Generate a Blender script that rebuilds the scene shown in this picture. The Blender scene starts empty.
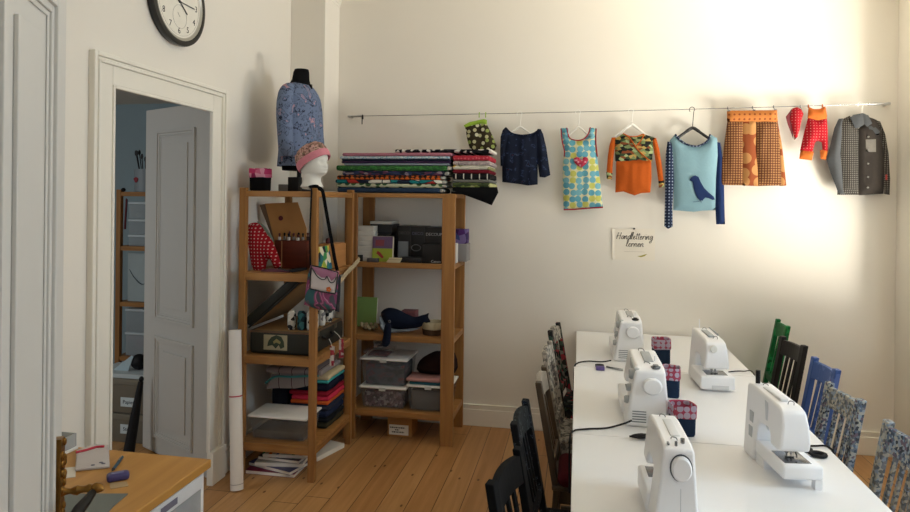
import bpy, bmesh, math, random
from mathutils import Vector, Matrix, noise
from mathutils.geometry import delaunay_2d_cdt
random.seed(7)
SC = bpy.context.scene
COL = SC.collection
R = math.radians
PI = math.pi

# ------------------------------------------------------------------ materials
def lin(c):
    if isinstance(c, str):
        c = [int(c[i:i+2], 16) / 255 for i in (0, 2, 4)]
    return tuple((x / 12.92 if x <= .04045 else ((x + .055) / 1.055) ** 2.4) for x in c) + (1.0,)

class NT:
    def __init__(s, name):
        s.m = bpy.data.materials.new(name); s.m.use_nodes = True
        s.t = s.m.node_tree; s.n = s.t.nodes; s.n.clear()
        s.out = s.n.new('ShaderNodeOutputMaterial'); s.b = s.n.new('ShaderNodeBsdfPrincipled')
        s.t.links.new(s.b.outputs[0], s.out.inputs[0])
    def new(s, typ, **kw):
        n = s.n.new('ShaderNode' + typ)
        for k, v in kw.items(): setattr(n, k, v)
        return n
    def link(s, a, b): s.t.links.new(a, b)
    def math(s, op, a, b=None, c=None):
        n = s.new('Math', operation=op)
        for i, v in enumerate((a, b, c)):
            if v is None: continue
            if isinstance(v, (int, float)): n.inputs[i].default_value = v
            else: s.link(v, n.inputs[i])
        return n.outputs[0]
    def mix(s, f, a, b):
        n = s.new('Mix', data_type='RGBA')
        for i, v in ((0, f), (6, a), (7, b)):
            if isinstance(v, (int, float)): n.inputs[i].default_value = v
            elif isinstance(v, tuple): n.inputs[i].default_value = v
            else: s.link(v, n.inputs[i])
        return n.outputs[2]
    def coords(s, plane='xz'):
        tc = s.new('TexCoord'); sep = s.new('SeparateXYZ'); s.link(tc.outputs['Object'], sep.inputs[0])
        if plane == 'xyz': return tc.outputs['Object'], sep
        cmb = s.new('CombineXYZ')
        for i, ch in enumerate(plane): s.link(sep.outputs['xyz'.index(ch)], cmb.inputs[i])
        return cmb.outputs[0], sep
    def ramp(s, fac, stops, mode='CONSTANT'):
        n = s.new('ValToRGB'); e = n.color_ramp.elements; n.color_ramp.interpolation = mode
        while len(e) < len(stops): e.new(.5)
        for i, (p, c) in enumerate(stops): e[i].position = p; e[i].color = lin(c)
        s.link(fac, n.inputs[0]); return n.outputs[0]
    def bump(s, h, strength=.2, dist=.002):
        n = s.new('Bump'); n.inputs['Strength'].default_value = strength; n.inputs['Distance'].default_value = dist
        s.link(h, n.inputs['Height']); s.link(n.outputs[0], s.b.inputs['Normal'])
    def fin(s, col, rough=.8, spec=.3, metal=0):
        if isinstance(col, (str, tuple)): s.b.inputs['Base Color'].default_value = lin(col) if isinstance(col, str) else col
        else: s.link(col, s.b.inputs['Base Color'])
        s.b.inputs['Roughness'].default_value = rough; s.b.inputs['Specular IOR Level'].default_value = spec
        s.b.inputs['Metallic'].default_value = metal
        return s.m

_cache = {}
def plain(c, rough=.6, spec=.4, metal=0, var=.06, scale=18, alpha=None):
    k = ('p', c, rough, spec, metal, var, scale, alpha)
    if k in _cache: return _cache[k]
    t = NT('plain_' + c)
    v, _ = t.coords('xyz')
    nz = t.new('TexNoise'); nz.inputs['Scale'].default_value = scale; nz.inputs['Detail'].default_value = 3; t.link(v, nz.inputs['Vector'])
    base = lin(c)
    hi = tuple(min(1, x * (1 + var)) for x in base[:3]) + (1,); lo = tuple(x * (1 - var) for x in base[:3]) + (1,)
    col = t.mix(nz.outputs['Fac'], lo, hi)
    if alpha is not None: t.b.inputs['Alpha'].default_value = alpha
    _cache[k] = t.fin(col, rough, spec, metal); return _cache[k]
def cloth(c, var=.12):
    k = ('c', c, var)
    if k in _cache: return _cache[k]
    t = NT('cloth_' + c)
    v, _ = t.coords('xyz')
    nz = t.new('TexNoise'); nz.inputs['Scale'].default_value = 60; nz.inputs['Detail'].default_value = 4; t.link(v, nz.inputs['Vector'])
    base = lin(c)
    hi = tuple(min(1, x * (1 + var)) for x in base[:3]) + (1,); lo = tuple(x * (1 - var) for x in base[:3]) + (1,)
    t.bump(nz.outputs['Fac'], .25, .003)
    _cache[k] = t.fin(t.mix(nz.outputs['Fac'], lo, hi), .92, .15); return _cache[k]
def dots(name, base, dot, scale, rad, rnd=0., plane='xz', var2=None, ring=None):
    """round spots on cloth"""
    t = NT('dots_' + name); v, _ = t.coords(plane)
    vo = t.new('TexVoronoi', voronoi_dimensions='3D' if plane == 'xyz' else '2D'); vo.inputs['Scale'].default_value = scale
    vo.inputs['Randomness'].default_value = rnd; t.link(v, vo.inputs['Vector'])
    f = t.math('LESS_THAN', vo.outputs['Distance'], rad)
    dc = lin(dot)
    if var2:
        sp = t.new('SeparateColor'); t.link(vo.outputs['Color'], sp.inputs[0])
        n = len(var2); dc = t.ramp(sp.outputs[0], [(i / n, c) for i, c in enumerate(var2)])
    col = t.mix(f, lin(base), dc)
    if ring:
        f2 = t.math('MULTIPLY', t.math('GREATER_THAN', vo.outputs['Distance'], rad * .45), t.math('LESS_THAN', vo.outputs['Distance'], rad * .62))
        col = t.mix(f2, col, lin(ring))
    return t.fin(col, .9, .15)
def blots(name, stops, scale, plane='xz', detail=2, dist=0., rough=.9, stretch=None):
    """irregular print: noise cut into flat colours"""
    t = NT('print_' + name); v, _ = t.coords(plane)
    if stretch:
        mp = t.new('Mapping'); mp.inputs['Scale'].default_value = stretch; t.link(v, mp.inputs[0]); v = mp.outputs[0]
    nz = t.new('TexNoise'); nz.inputs['Scale'].default_value = scale; nz.inputs['Detail'].default_value = detail
    nz.inputs['Distortion'].default_value = dist; t.link(v, nz.inputs['Vector'])
    return t.fin(t.ramp(nz.outputs['Fac'], stops), rough, .2)
def cells(name, cols, scale, plane='xz', border=None, bw=.06, rnd=1., rough=.9, stretch=None):
    """patchwork print: each cell one colour"""
    t = NT('cells_' + name); v, _ = t.coords(plane)
    if stretch:
        mp = t.new('Mapping'); mp.inputs['Scale'].default_value = stretch; t.link(v, mp.inputs[0]); v = mp.outputs[0]
    vo = t.new('TexVoronoi', voronoi_dimensions='3D' if plane == 'xyz' else '2D'); vo.inputs['Scale'].default_value = scale; vo.inputs['Randomness'].default_value = rnd
    t.link(v, vo.inputs['Vector'])
    sp = t.new('SeparateColor'); t.link(vo.outputs['Color'], sp.inputs[0]); n = len(cols)
    col = t.ramp(sp.outputs[0], [(i / n, c) for i, c in enumerate(cols)])
    if border:
        e = t.new('TexVoronoi', voronoi_dimensions='3D' if plane == 'xyz' else '2D', feature='DISTANCE_TO_EDGE'); e.inputs['Scale'].default_value = scale
        e.inputs['Randomness'].default_value = rnd; t.link(v, e.inputs['Vector'])
        col = t.mix(t.math('LESS_THAN', e.outputs['Distance'], bw), col, lin(border))
    return t.fin(col, rough, .2)
def bands(name, stops, period, axis='z', mode='CONSTANT', wob=0.):
    t = NT('bands_' + name); v, sep = t.coords('xyz')
    x = sep.outputs['xyz'.index(axis)]
    if wob:
        nz = t.new('TexNoise'); nz.inputs['Scale'].default_value = 9; t.link(v, nz.inputs['Vector'])
        x = t.math('ADD', x, t.math('MULTIPLY', nz.outputs['Fac'], wob))
    f = t.math('FRACT', t.math('DIVIDE', x, period))
    return t.fin(t.ramp(f, stops, mode), .9, .2)
def wood(name, dark, light, axis='z', scale=6, rough=.5, rings=14.):
    """grain drawn out along one axis"""
    k = ('w', name)
    if k in _cache: return _cache[k]
    t = NT('wood_' + name); v, _ = t.coords('xyz')
    mp = t.new('Mapping'); sc = [1, 1, 1]; sc['xyz'.index(axis)] = .06; mp.inputs['Scale'].default_value = sc; t.link(v, mp.inputs[0])
    nz = t.new('TexNoise'); nz.inputs['Scale'].default_value = scale * 5; nz.inputs['Detail'].default_value = 5; nz.inputs['Distortion'].default_value = .6; t.link(mp.outputs[0], nz.inputs['Vector'])
    nb = t.new('TexNoise'); nb.inputs['Scale'].default_value = scale * .7; t.link(mp.outputs[0], nb.inputs['Vector'])
    f = t.math('ADD', t.math('MULTIPLY', nz.outputs['Fac'], .7), t.math('MULTIPLY', nb.outputs['Fac'], .4))
    col = t.ramp(f, [(.32, dark), (.72, light)], 'LINEAR')
    t.bump(nz.outputs['Fac'], .08, .002)
    _cache[k] = t.fin(col, rough, .35); return _cache[k]

# ------------------------------------------------------------------ mesh helpers
class MB:
    def __init__(s): s.bm = bmesh.new()
    def box(s, x0, x1, y0, y1, z0, z1, M=None):
        vs = [s.bm.verts.new((x, y, z)) for x in (x0, x1) for y in (y0, y1) for z in (z0, z1)]
        for f in ((0, 1, 3, 2), (4, 6, 7, 5), (0, 4, 5, 1), (2, 3, 7, 6), (0, 2, 6, 4), (1, 5, 7, 3)):
            s.bm.faces.new([vs[i] for i in f])
        if M is not None:
            for v in vs: v.co = M @ v.co
        return s
    def rings(s, rings, cap=True, closed=True):
        """skin a list of closed rings of points"""
        rv = [[s.bm.verts.new(p) for p in r] for r in rings]
        n = len(rv[0])
        for a, b in zip(rv, rv[1:]):
            for i in range(n if closed else n - 1):
                j = (i + 1) % n
                s.bm.faces.new((a[i], a[j], b[j], b[i]))
        if cap and closed:
            s.bm.faces.new(list(reversed(rv[0]))); s.bm.faces.new(rv[-1])
        return s
    def tube(s, pts, r, n=8, cap=True, flat=1.):
        pts = [Vector(p) for p in pts]
        rs = r if isinstance(r, (list, tuple)) else [r] * len(pts)
        T0 = (pts[1] - pts[0]).normalized()
        up = Vector((0, 0, 1)) if abs(T0.z) < .9 else Vector((1, 0, 0))
        N = T0.cross(up).normalized(); out = []
        for i, p in enumerate(pts):
            T = (pts[min(i + 1, len(pts) - 1)] - pts[max(i - 1, 0)])
            if T.length < 1e-9: T = T0
            T.normalize(); N = (N - T * N.dot(T))
            if N.length < 1e-6: N = T.orthogonal()
            N.normalize(); B = T.cross(N)
            out.append([p + (N * math.cos(a) + B * math.sin(a) * flat) * rs[i] for a in [2 * PI * k / n for k in range(n)]])
        return s.rings(out, cap)
    def cyl(s, p0, p1, r, r1=None, n=20): return s.tube([p0, p1], [r, r if r1 is None else r1], n)
    def lathe(s, prof, c=(0, 0, 0), n=28, M=None, cap=True):
        rr = [[Vector((max(r, 1e-4) * math.cos(2 * PI * k / n), max(r, 1e-4) * math.sin(2 * PI * k / n), z)) for k in range(n)] for r, z in prof]
        M = M or Matrix.Translation(c)
        return s.rings([[M @ p for p in r] for r in rr], cap)
    def prism(s, poly, d0, d1, plane='xz', M=None):
        """a 2-D outline given thickness along the third axis"""
        def P(p, d):
            q = {'xz': (p[0], d, p[1]), 'xy': (p[0], p[1], d), 'yz': (d, p[0], p[1])}[plane]
            return M @ Vector(q) if M is not None else Vector(q)
        a = [s.bm.verts.new(P(p, d0)) for p in poly]; b = [s.bm.verts.new(P(p, d1)) for p in poly]; n = len(poly)
        s.bm.faces.new(a); s.bm.faces.new(list(reversed(b)))
        for i in range(n): j = (i + 1) % n; s.bm.faces.new((a[i], b[i], b[j], a[j]))
        return s
    def ell(s, c, rx, ry, rz, n=20, m=12, M=None):
        prof = [(math.sin(PI * i / m), -math.cos(PI * i / m)) for i in range(m + 1)]
        Mx = Matrix.Translation(c) @ (M or Matrix()) @ Matrix.Diagonal((rx, ry, rz, 1))
        return s.lathe(prof, n=n, M=Mx)
    def bar(s, p0, p1, w, h, up=(0, 0, 1)):
        """square bar from p0 to p1"""
        p0, p1 = Vector(p0), Vector(p1); T = (p1 - p0).normalized(); A = T.cross(Vector(up))
        if A.length < 1e-5: A = T.orthogonal()
        A.normalize(); B = A.cross(T)
        rr = [[p + A * (sx * w / 2) + B * (sy * h / 2) for sx, sy in ((-1, -1), (1, -1), (1, 1), (-1, 1))] for p in (p0, p1)]
        return s.rings(rr)
    def text(s, txt, size, M, depth=.0006, align='CENTER'):
        cu = bpy.data.curves.new('t', 'FONT'); cu.body = txt; cu.size = size; cu.extrude = depth; cu.align_x = align; cu.align_y = 'CENTER'; cu.resolution_u = 3
        ob = bpy.data.objects.new('t', cu); COL.objects.link(ob)
        dg = bpy.context.evaluated_depsgraph_get(); me = bpy.data.meshes.new_from_object(ob.evaluated_get(dg))
        me.transform(M); s.bm.from_mesh(me)
        bpy.data.objects.remove(ob); bpy.data.meshes.remove(me); bpy.data.curves.remove(cu); return s
    def noisy(s, amp, freq, seed=0):
        for v in s.bm.verts: v.co += noise.noise_vector(v.co * freq + Vector((seed, seed * 2.1, 0))) * amp
        return s
    def subdiv(s, n=2):
        bmesh.ops.subdivide_edges(s.bm, edges=s.bm.edges[:], cuts=n, use_grid_fill=True); return s
    def build(s, name, m, parent=None, smooth=False, bev=0, seg=2, world=True, sub=0):
        bmesh.ops.recalc_face_normals(s.bm, faces=s.bm.faces)
        me = bpy.data.meshes.new(name); s.bm.to_mesh(me); s.bm.free()
        if m is not None: me.materials.append(m)
        if smooth:
            me.polygons.foreach_set('use_smooth', [True] * len(me.polygons))
            me.set_sharp_from_angle(angle=R(40 if not sub else 80))
        o = bpy.data.objects.new(name, me); COL.objects.link(o)
        if bev:
            b = o.modifiers.new('edge', 'BEVEL'); b.width = bev; b.segments = seg; b.limit_method = 'ANGLE'; b.angle_limit = R(35)
        if sub:
            b = o.modifiers.new('smooth', 'SUBSURF'); b.levels = sub; b.render_levels = sub
        if parent is not None:
            o.parent = parent
            if world: o.matrix_parent_inverse = base_matrix(parent).inverted()
        return o
def base_matrix(o):
    M = Matrix.LocRotScale(o.location, o.rotation_euler, o.scale)
    return M if o.parent is None else base_matrix(o.parent) @ o.matrix_parent_inverse @ M
def thing(name, label, cat, loc=(0, 0, 0), rz=0, group=None):
    o = bpy.data.objects.new(name, None); COL.objects.link(o); o.empty_display_size = .05
    o.location = loc; o.rotation_euler = (0, 0, rz); return tag(o, label, cat, group)
def tag(o, label, cat, group=None, kind=None):
    o['label'] = label; o['category'] = cat
    if group: o['group'] = group
    if kind: o['kind'] = kind
    return o
def struct(o, label, cat):
    o['label'] = label; o['category'] = cat; o['kind'] = 'structure'; return o
def ibox(x0, x1, y0, y1, z0, z1, M=None): return MB().box(x0, x1, y0, y1, z0, z1, M)
def rbox(x0, x1, y0, y1, z0, z1, r, seg=3, M=None):
    """a box with rounded edges built into the mesh"""
    b = MB().box(x0, x1, y0, y1, z0, z1)
    bmesh.ops.bevel(b.bm, geom=b.bm.edges[:], offset=r, segments=seg, profile=.5, affect='EDGES')
    if M is not None:
        for v in b.bm.verts: v.co = M @ v.co
    return b
def catmull(pts, n=6):
    P = [Vector(p) for p in pts]; out = []
    for i in range(len(P) - 1):
        a, b, c, d = P[max(i - 1, 0)], P[i], P[i + 1], P[min(i + 2, len(P) - 1)]
        for k in range(n):
            t = k / n
            out.append(.5 * ((2 * b) + (c - a) * t + (2 * a - 5 * b + 4 * c - d) * t * t + (3 * b - a - 3 * c + d) * t ** 3))
    out.append(P[-1]); return out

# ------------------------------------------------------------------ cloth pieces: an outline filled, puffed and creased
def seg_dist(p, a, b):
    ab = b - a; t = max(0, min(1, (p - a).dot(ab) / max(ab.length_squared, 1e-12))); return (p - a - ab * t).length
def fillpoly(poly, step, smooth=0):
    P = [Vector(p) for p in poly]
    if smooth:
        Q = [Vector((p[0], p[1], 0)) for p in poly]; n = len(Q); out = []
        for i in range(n):
            a, b, c, d = Q[i - 1], Q[i], Q[(i + 1) % n], Q[(i + 2) % n]
            for k in range(smooth):
                t = k / smooth
                out.append(.5 * ((2 * b) + (c - a) * t + (2 * a - 5 * b + 4 * c - d) * t * t + (3 * b - a - 3 * c + d) * t ** 3))
        P = [Vector((v.x, v.y)) for v in out]
    edge = []
    for a, b in zip(P, P[1:] + P[:1]):
        k = max(1, int((b - a).length / step))
        edge += [a.lerp(b, i / k) for i in range(k)]
    n = len(edge)
    x0, x1 = min(p.x for p in edge), max(p.x for p in edge); y0, y1 = min(p.y for p in edge), max(p.y for p in edge)
    def inside(p):
        c = False
        for a, b in zip(edge, edge[1:] + edge[:1]):
            if (a.y > p.y) != (b.y > p.y) and p.x < (b.x - a.x) * (p.y - a.y) / (b.y - a.y) + a.x: c = not c
        return c
    def dist(p): return min(seg_dist(p, a, b) for a, b in zip(edge, edge[1:] + edge[:1]))
    inner = []; y = y0; row = 0
    while y < y1:
        x = x0 + (step / 2 if row % 2 else 0)
        while x < x1:
            p = Vector((x, y))
            if inside(p) and dist(p) > step * .45: inner.append(p)
            x += step
        y += step * .87; row += 1
    vs, es, fs, *_ = delaunay_2d_cdt(edge + inner, [(i, (i + 1) % n) for i in range(n)], [], 1, 1e-5)
    ds = [dist(v) for v in vs]
    return vs, fs, ds
def puff(poly, y, th, step=.014, back=.35, crease=.004, cfreq=(22, 5), seed=0, smooth=0, to3=None, soft=.03):
    """closed cloth shape standing in the XZ plane at depth y, bulging towards -y"""
    to3 = to3 or (lambda a, d, b: (a, d, b))
    vs, fs, ds = fillpoly(poly, step, smooth)
    b = MB(); F = []; B = []
    for v, d in zip(vs, ds):
        k = 1 - math.exp(-d / soft) if d > 1e-5 else 0
        w = crease * noise.noise(Vector((v.x * cfreq[0], v.y * cfreq[1], seed))) * (.3 + .7 * k)
        F.append(b.bm.verts.new(to3(v.x, y - th * k + w, v.y)))
        B.append(F[-1] if d <= 1e-5 else b.bm.verts.new(to3(v.x, y + th * back * k + .001, v.y)))
    for f in fs:
        try: b.bm.faces.new([F[i] for i in f])
        except ValueError: pass
        try: b.bm.faces.new([B[i] for i in reversed(f)])
        except ValueError: pass
    return b
def lean(M): return lambda a, d, b: M @ Vector((a, d, b))

# ------------------------------------------------------------------ shared materials
M_wall = plain('E7E2D8', .9, .1, var=.02, scale=3)
M_white = plain('E9E5DA', .45, .35, var=.015)
M_pine = wood('shelf_upright', '80552F', 'A87842', 'z', 6)
M_pinex = wood('shelf_board', '84582F', 'AC7D47', 'x', 6)
M_piney = wood('shelf_side', '80552F', 'A87842', 'y', 6)
M_table = plain('E4E4E4', .3, .45, var=.01)
M_black = plain('101012', .6, .3)
M_softblack = cloth('0E0E10')
M_metal = plain('B9B9B8', .3, .6, 1.)
M_dark = plain('2B2B2D', .5, .4)
M_paper = plain('F2EFE6', .8, .2, var=.02)
M_clear = plain('AEB4B6', .2, .5, alpha=.11)
M_lid = plain('F1F0EC', .4, .4)
M_card = plain('B4834F', .85, .15, var=.1)
# ================================================================== the setting
XL, XR, YB, YF, ZC = -2.15, 2.135, 4.95, .48, 3.28
def floor_mat():
    t = NT('pine_floorboards'); v, sep = t.coords('xyz')
    x = t.math('ADD', sep.outputs[0], .776 + 15)
    q = t.math('DIVIDE', x, .15); idx = t.math('FLOOR', q); fr = t.math('FRACT', q)
    wn = t.new('TexWhiteNoise', noise_dimensions='1D'); t.link(idx, wn.inputs['W'])
    off = t.new('CombineXYZ'); t.link(t.math('MULTIPLY', wn.outputs['Value'], 7.3), off.inputs[1]); t.link(t.math('MULTIPLY', idx, .37), off.inputs[0])
    add = t.new('VectorMath', operation='ADD'); t.link(v, add.inputs[0]); t.link(off.outputs[0], add.inputs[1])
    mp = t.new('Mapping'); mp.inputs['Scale'].default_value = (1, .05, 1); t.link(add.outputs[0], mp.inputs[0])
    nz = t.new('TexNoise'); nz.inputs['Scale'].default_value = 26; nz.inputs['Detail'].default_value = 5; nz.inputs['Distortion'].default_value = .7; t.link(mp.outputs[0], nz.inputs['Vector'])
    col = t.ramp(nz.outputs['Fac'], [(.3, 'AC8250'), (.7, 'C69A68')], 'LINEAR')
    tone = t.ramp(wn.outputs['Value'], [(0, 'E6D8CC'), (1, 'FFFFFF')], 'LINEAR')
    mul = t.new('Mix', data_type='RGBA', blend_type='MULTIPLY'); mul.inputs[0].default_value = 1; t.link(col, mul.inputs[6]); t.link(tone, mul.inputs[7]); col = mul.outputs[2]
    kp = t.new('Mapping'); kp.inputs['Scale'].default_value = (1.6, .75, 1); t.link(add.outputs[0], kp.inputs[0])
    vo = t.new('TexVoronoi', voronoi_dimensions='2D'); vo.inputs['Scale'].default_value = 3.1; t.link(kp.outputs[0], vo.inputs['Vector'])
    kn = t.ramp(vo.outputs['Distance'], [(.022, '6A4526'), (.045, 'FFFFFF')], 'LINEAR')
    m2 = t.new('Mix', data_type='RGBA', blend_type='MULTIPLY'); m2.inputs[0].default_value = .85; t.link(col, m2.inputs[6]); t.link(kn, m2.inputs[7]); col = m2.outputs[2]
    # butt joints, one per board now and then
    yy = t.math('FRACT', t.math('ADD', t.math('DIVIDE', sep.outputs[1], 3.1), t.math('MULTIPLY', wn.outputs['Value'], 5.7)))
    gap = t.math('MAXIMUM', t.math('LESS_THAN', fr, .025), t.math('LESS_THAN', yy, .0014))
    col = t.mix(gap, col, lin('3A2413'))
    t.bump(t.math('SUBTRACT', 1, gap), .4, .004)
    return t.fin(col, .42, .4)
M_floor = floor_mat()
struct(MB().box(-6, 2.5, -2.5, 6.2, -.12, 0).build('floor', M_floor), 'wide pine floorboards running to the back wall', 'floor')
struct(MB().box(-2.3, 2.5, YB, 5.2, 0, ZC).build('wall_back', M_wall), 'cream back wall above the work tables', 'wall')
w = MB().box(-2.225, XL, .2, 2.723, 0, ZC).box(-2.225, XL, 3.665, 5.2, 0, ZC).box(-2.225, XL, 2.723, 3.665, 2.31, ZC)
struct(w.build('wall_left', M_wall), 'cream left wall with the open doorway', 'wall')
struct(MB().box(XL, -1.875, 4.65, YB, 0, ZC).build('wall_corner', M_wall, bev=.006), 'cream chimney breast in the corner behind the shelves', 'wall')
c = MB()
for k, (o, h) in enumerate(((.006, .05), (.012, .03), (.018, .012))):
    c.box(XL, -1.875 + o, 4.65 - o, YB, ZC - h, ZC)
struct(c.build('trim_2', M_wall, bev=.006), 'small plaster moulding at the top of the chimney breast', 'moulding')
WIN = [(1.40, 2.75), (3.40, 4.62)]; WZ = (.8, 2.95)
w = MB()
ys = [.2, WIN[0][0], WIN[0][1], WIN[1][0], WIN[1][1], 5.2]
for a, b in ((0, 1), (2, 3), (4, 5)): w.box(XR, 2.5, ys[a], ys[b], 0, ZC)
for y0, y1 in WIN: w.box(XR, 2.5, y0, y1, 0, WZ[0]).box(XR, 2.5, y0, y1, WZ[1], ZC)
struct(w.build('wall_right', M_wall), 'cream right wall at the edge of the picture', 'wall')
for i, (y0, y1) in enumerate(WIN):
    f = MB(); x0, x1 = 2.38, 2.44
    f.box(x0, x1, y0, y0 + .07, *WZ).box(x0, x1, y1 - .07, y1, *WZ).box(x0, x1, y0, y1, WZ[0], WZ[0] + .08).box(x0, x1, y0, y1, WZ[1] - .07, WZ[1])
    f.box(x0, x1, (y0 + y1) / 2 - .05, (y0 + y1) / 2 + .05, *WZ).box(x0, x1, y0, y1, 2.28, 2.36)
    struct(f.build('window_%d' % (i + 1), M_white, bev=.006), 'white casement window in the right wall', 'window')
w = MB().box(-2.3, -.78, .2, YF, 0, ZC).box(.95, 2.5, .2, YF, 0, ZC).box(-.78, .95, .2, YF, 2.26, ZC)
struct(w.build('wall_front', M_wall), 'cream wall around the double doorway the view is taken from', 'wall')
struct(MB().box(-2.3, 2.5, .2, 5.2, ZC, ZC + .12).build('ceiling', plain('F3EEE2', .9, .1, var=.01)), 'white ceiling', 'ceiling')
def skirting(name, x0, x1, y0, y1, axis, label):
    b = MB()
    if axis == 'x': b.box(x0, x1, y0, y1, 0, .125).box(x0, x1, y0 + .008, y1, .125, .15).box(x0, x1, y0 + .004, y1, .15, .162)
    else: b.box(x0, x1, y0, y1, 0, .125).box(x0 + .008, x1, y0, y1, .125, .15).box(x0 + .004, x1, y0, y1, .15, .162)
    struct(b.build(name, M_white, bev=.003), label, 'baseboard')
skirting('baseboard_back', -1.875, XR, YB - .024, YB, 'x', 'tall white skirting board along the back wall')
skirting('baseboard_right', XR - .024, XR, YF, YB - .024, 'y', 'white skirting board along the right wall')
b = MB()
for y0, y1 in ((YF, 2.56), (3.71, 4.65)): b.box(XL, XL + .02, y0, y1, 0, .13).box(XL, XL + .012, y0, y1, .13, .16)
struct(b.build('baseboard_left', M_white, bev=.003), 'white skirting board along the left wall', 'baseboard')
# door casing: stepped bands, lining and plinth blocks
c = MB(); OY0, OY1, IY0, IY1, OZ, IZ = 2.57, 3.70, 2.723, 3.558, 2.368, 2.222
def band(a, b_, d):      # a frame strip between two insets from the outer edge
    c.box(XL, XL + d, OY0 + a, OY0 + b_, .2, OZ - a); c.box(XL, XL + d, OY1 - b_, OY1 - a, .2, OZ - a)
    c.box(XL, XL + d, OY0 + b_, OY1 - b_, OZ - b_, OZ - a)
band(0, .022, .034); band(.022, .034, .024); band(.034, .046, .030); band(.046, .135, .018); band(.135, .15, .024)
for y0, y1 in ((OY0 - .006, IY0), (IY1, OY1 + .006)): c.box(XL, XL + .040, y0, y1, 0, .2)
c.box(-2.235, XL, IY0, IY0 + .018, 0, IZ)
struct(c.build('trim_1', M_white, bev=.004), 'white stepped casing around the doorway in the left wall', 'door casing')

def panel(b, x0, x1, z0, z1, y, w=.045, h=.016, field=True):
    """moulded frame and raised field on a door face at local y"""
    for k, (a, d) in enumerate(((0, h), (w * .4, h * .55), (w * .75, h * .25))):
        e = w * (.4, .35, .25)[k]
        b.box(x0 + a, x0 + a + e, y, y + d, z0 + a, z1 - a).box(x1 - a - e, x1 - a, y, y + d, z0 + a, z1 - a)
        b.box(x0 + a + e, x1 - a - e, y, y + d, z0 + a, z0 + a + e).box(x0 + a + e, x1 - a - e, y, y + d, z1 - a - e, z1 - a)
    if field and x1 - x0 > w * 4:
        i = w + .045; b.box(x0 + i, x1 - i, y, y + .009, z0 + i, z1 - i)
def leaf(name, hinge, ang, width, height, panels, label, mat, edge0=0):
    o = bpy.data.objects.new(name, None); COL.objects.link(o); o.location = hinge; o.rotation_euler = (0, 0, ang)
    struct(o, label, 'door')
    ibox(0, width, -.04, 0, .008, height).build('door_leaf', mat, o, bev=.004, world=False)
    b = MB()
    for p in panels: panel(b, *p, 0)
    for x0, x1, z0, z1 in panels: pass
    b.build('panelling', mat, o, bev=.004, world=False)
    return o
M_door = plain('C6C4BE', .4, .4, var=.015)
d2 = leaf('door_2', (-2.19, 3.64, 0), R(152.7), .80, 2.30, [(.17, .64, .90, 2.15), (.17, .64, .12, .79)], 'white panelled door standing open into the side room', M_door)
d1 = leaf('door_1', (-1.152, 1.308, 0), R(-62.8), .90, 2.24, [(.105, .425, .95, 2.13), (.485, .805, .95, 2.13), (.105, .425, .16, .8), (.485, .805, .16, .8)], 'white panelled door leaf at the left edge of the picture with a brass handle', M_door)
M_brass = plain('8A6530', .35, .6, .9, var=.35, scale=90)
h = MB()
pl = catmull([(.012, 0, .2), (.019, 0, .13), (.015, 0, .09), (.022, 0, .02), (.023, 0, -.03), (.015, 0, -.09), (.019, 0, -.13), (.008, 0, -.2)], 5)
out = [(p.x, p.z) for p in pl] + [(-p.x, p.z) for p in reversed(pl)]
h.prism([(x + .040, z + .985) for x, z in out], -.0135, .007)
rnd = random.Random(4)
for k in range(34):
    z = .985 + rnd.uniform(-.19, .19); h.ell((.040 + rnd.uniform(-.013, .013), .008, z), .006, .005, .009, 8, 5)
plate = h.build('door_handle', M_brass, d1, smooth=True, world=False)
plate['label'] = 'ornate brass handle with black grip'; plate.location = (.034, .0135, 0)
h = MB().tube(catmull([(.040, .004, 1.067), (.040, .03, 1.067), (.041, .055, 1.069), (.046, .075, 1.071), (.052, .09, 1.067)], 4), [.015, .010, .007, .006, .009, .011, .008, .007, .008, .010, .008, .008, .010, .011, .009, .006, .003], 12)
h.ell((.046, .074, 1.071), .010, .011, .011, 12, 8)
h.build('lever_neck', M_brass, plate, smooth=True, world=False)
h = MB().tube([(.050, .071, 1.066), (.058, .069, 1.064), (.085, .063, 1.059), (.112, .056, 1.054), (.135, .052, 1.050)], [.006, .0085, .0105, .0125, .0105], 14)
h.build('grip', plain('100E0D', .45, .25), plate, smooth=True, world=False)
h = MB().lathe([(.004, 0), (.011, .001), (.012, .006), (.008, .01), (.009, .014), (.006, .02), (.001, .023)], n=14, M=Matrix.Translation((.134, .052, 1.050)) @ Vector((1, -.14, -.18)).to_track_quat('Z', 'Y').to_matrix().to_4x4())
h.build('end_knob', M_brass, plate, smooth=True, world=False)

# the side room seen through the doorway
M_blue = plain('8FA0A6', .9, .1, var=.03)
struct(MB().box(-6, -2.225, 5.75, 5.95, 0, 2.75).box(-6, -2.225, 1.0, 1.2, 0, 2.75).box(-6.1, -5.9, 1.0, 5.95, 0, 2.75).build('wall_side_room', M_blue), 'blue-grey wall of the side room behind the open door', 'wall')
struct(MB().box(-6.1, -2.225, 1.0, 5.95, 2.62, 2.75).build('ceiling_side_room', plain('D8D4CA', .9, .1)), 'pale ceiling of the side room', 'ceiling')

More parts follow.
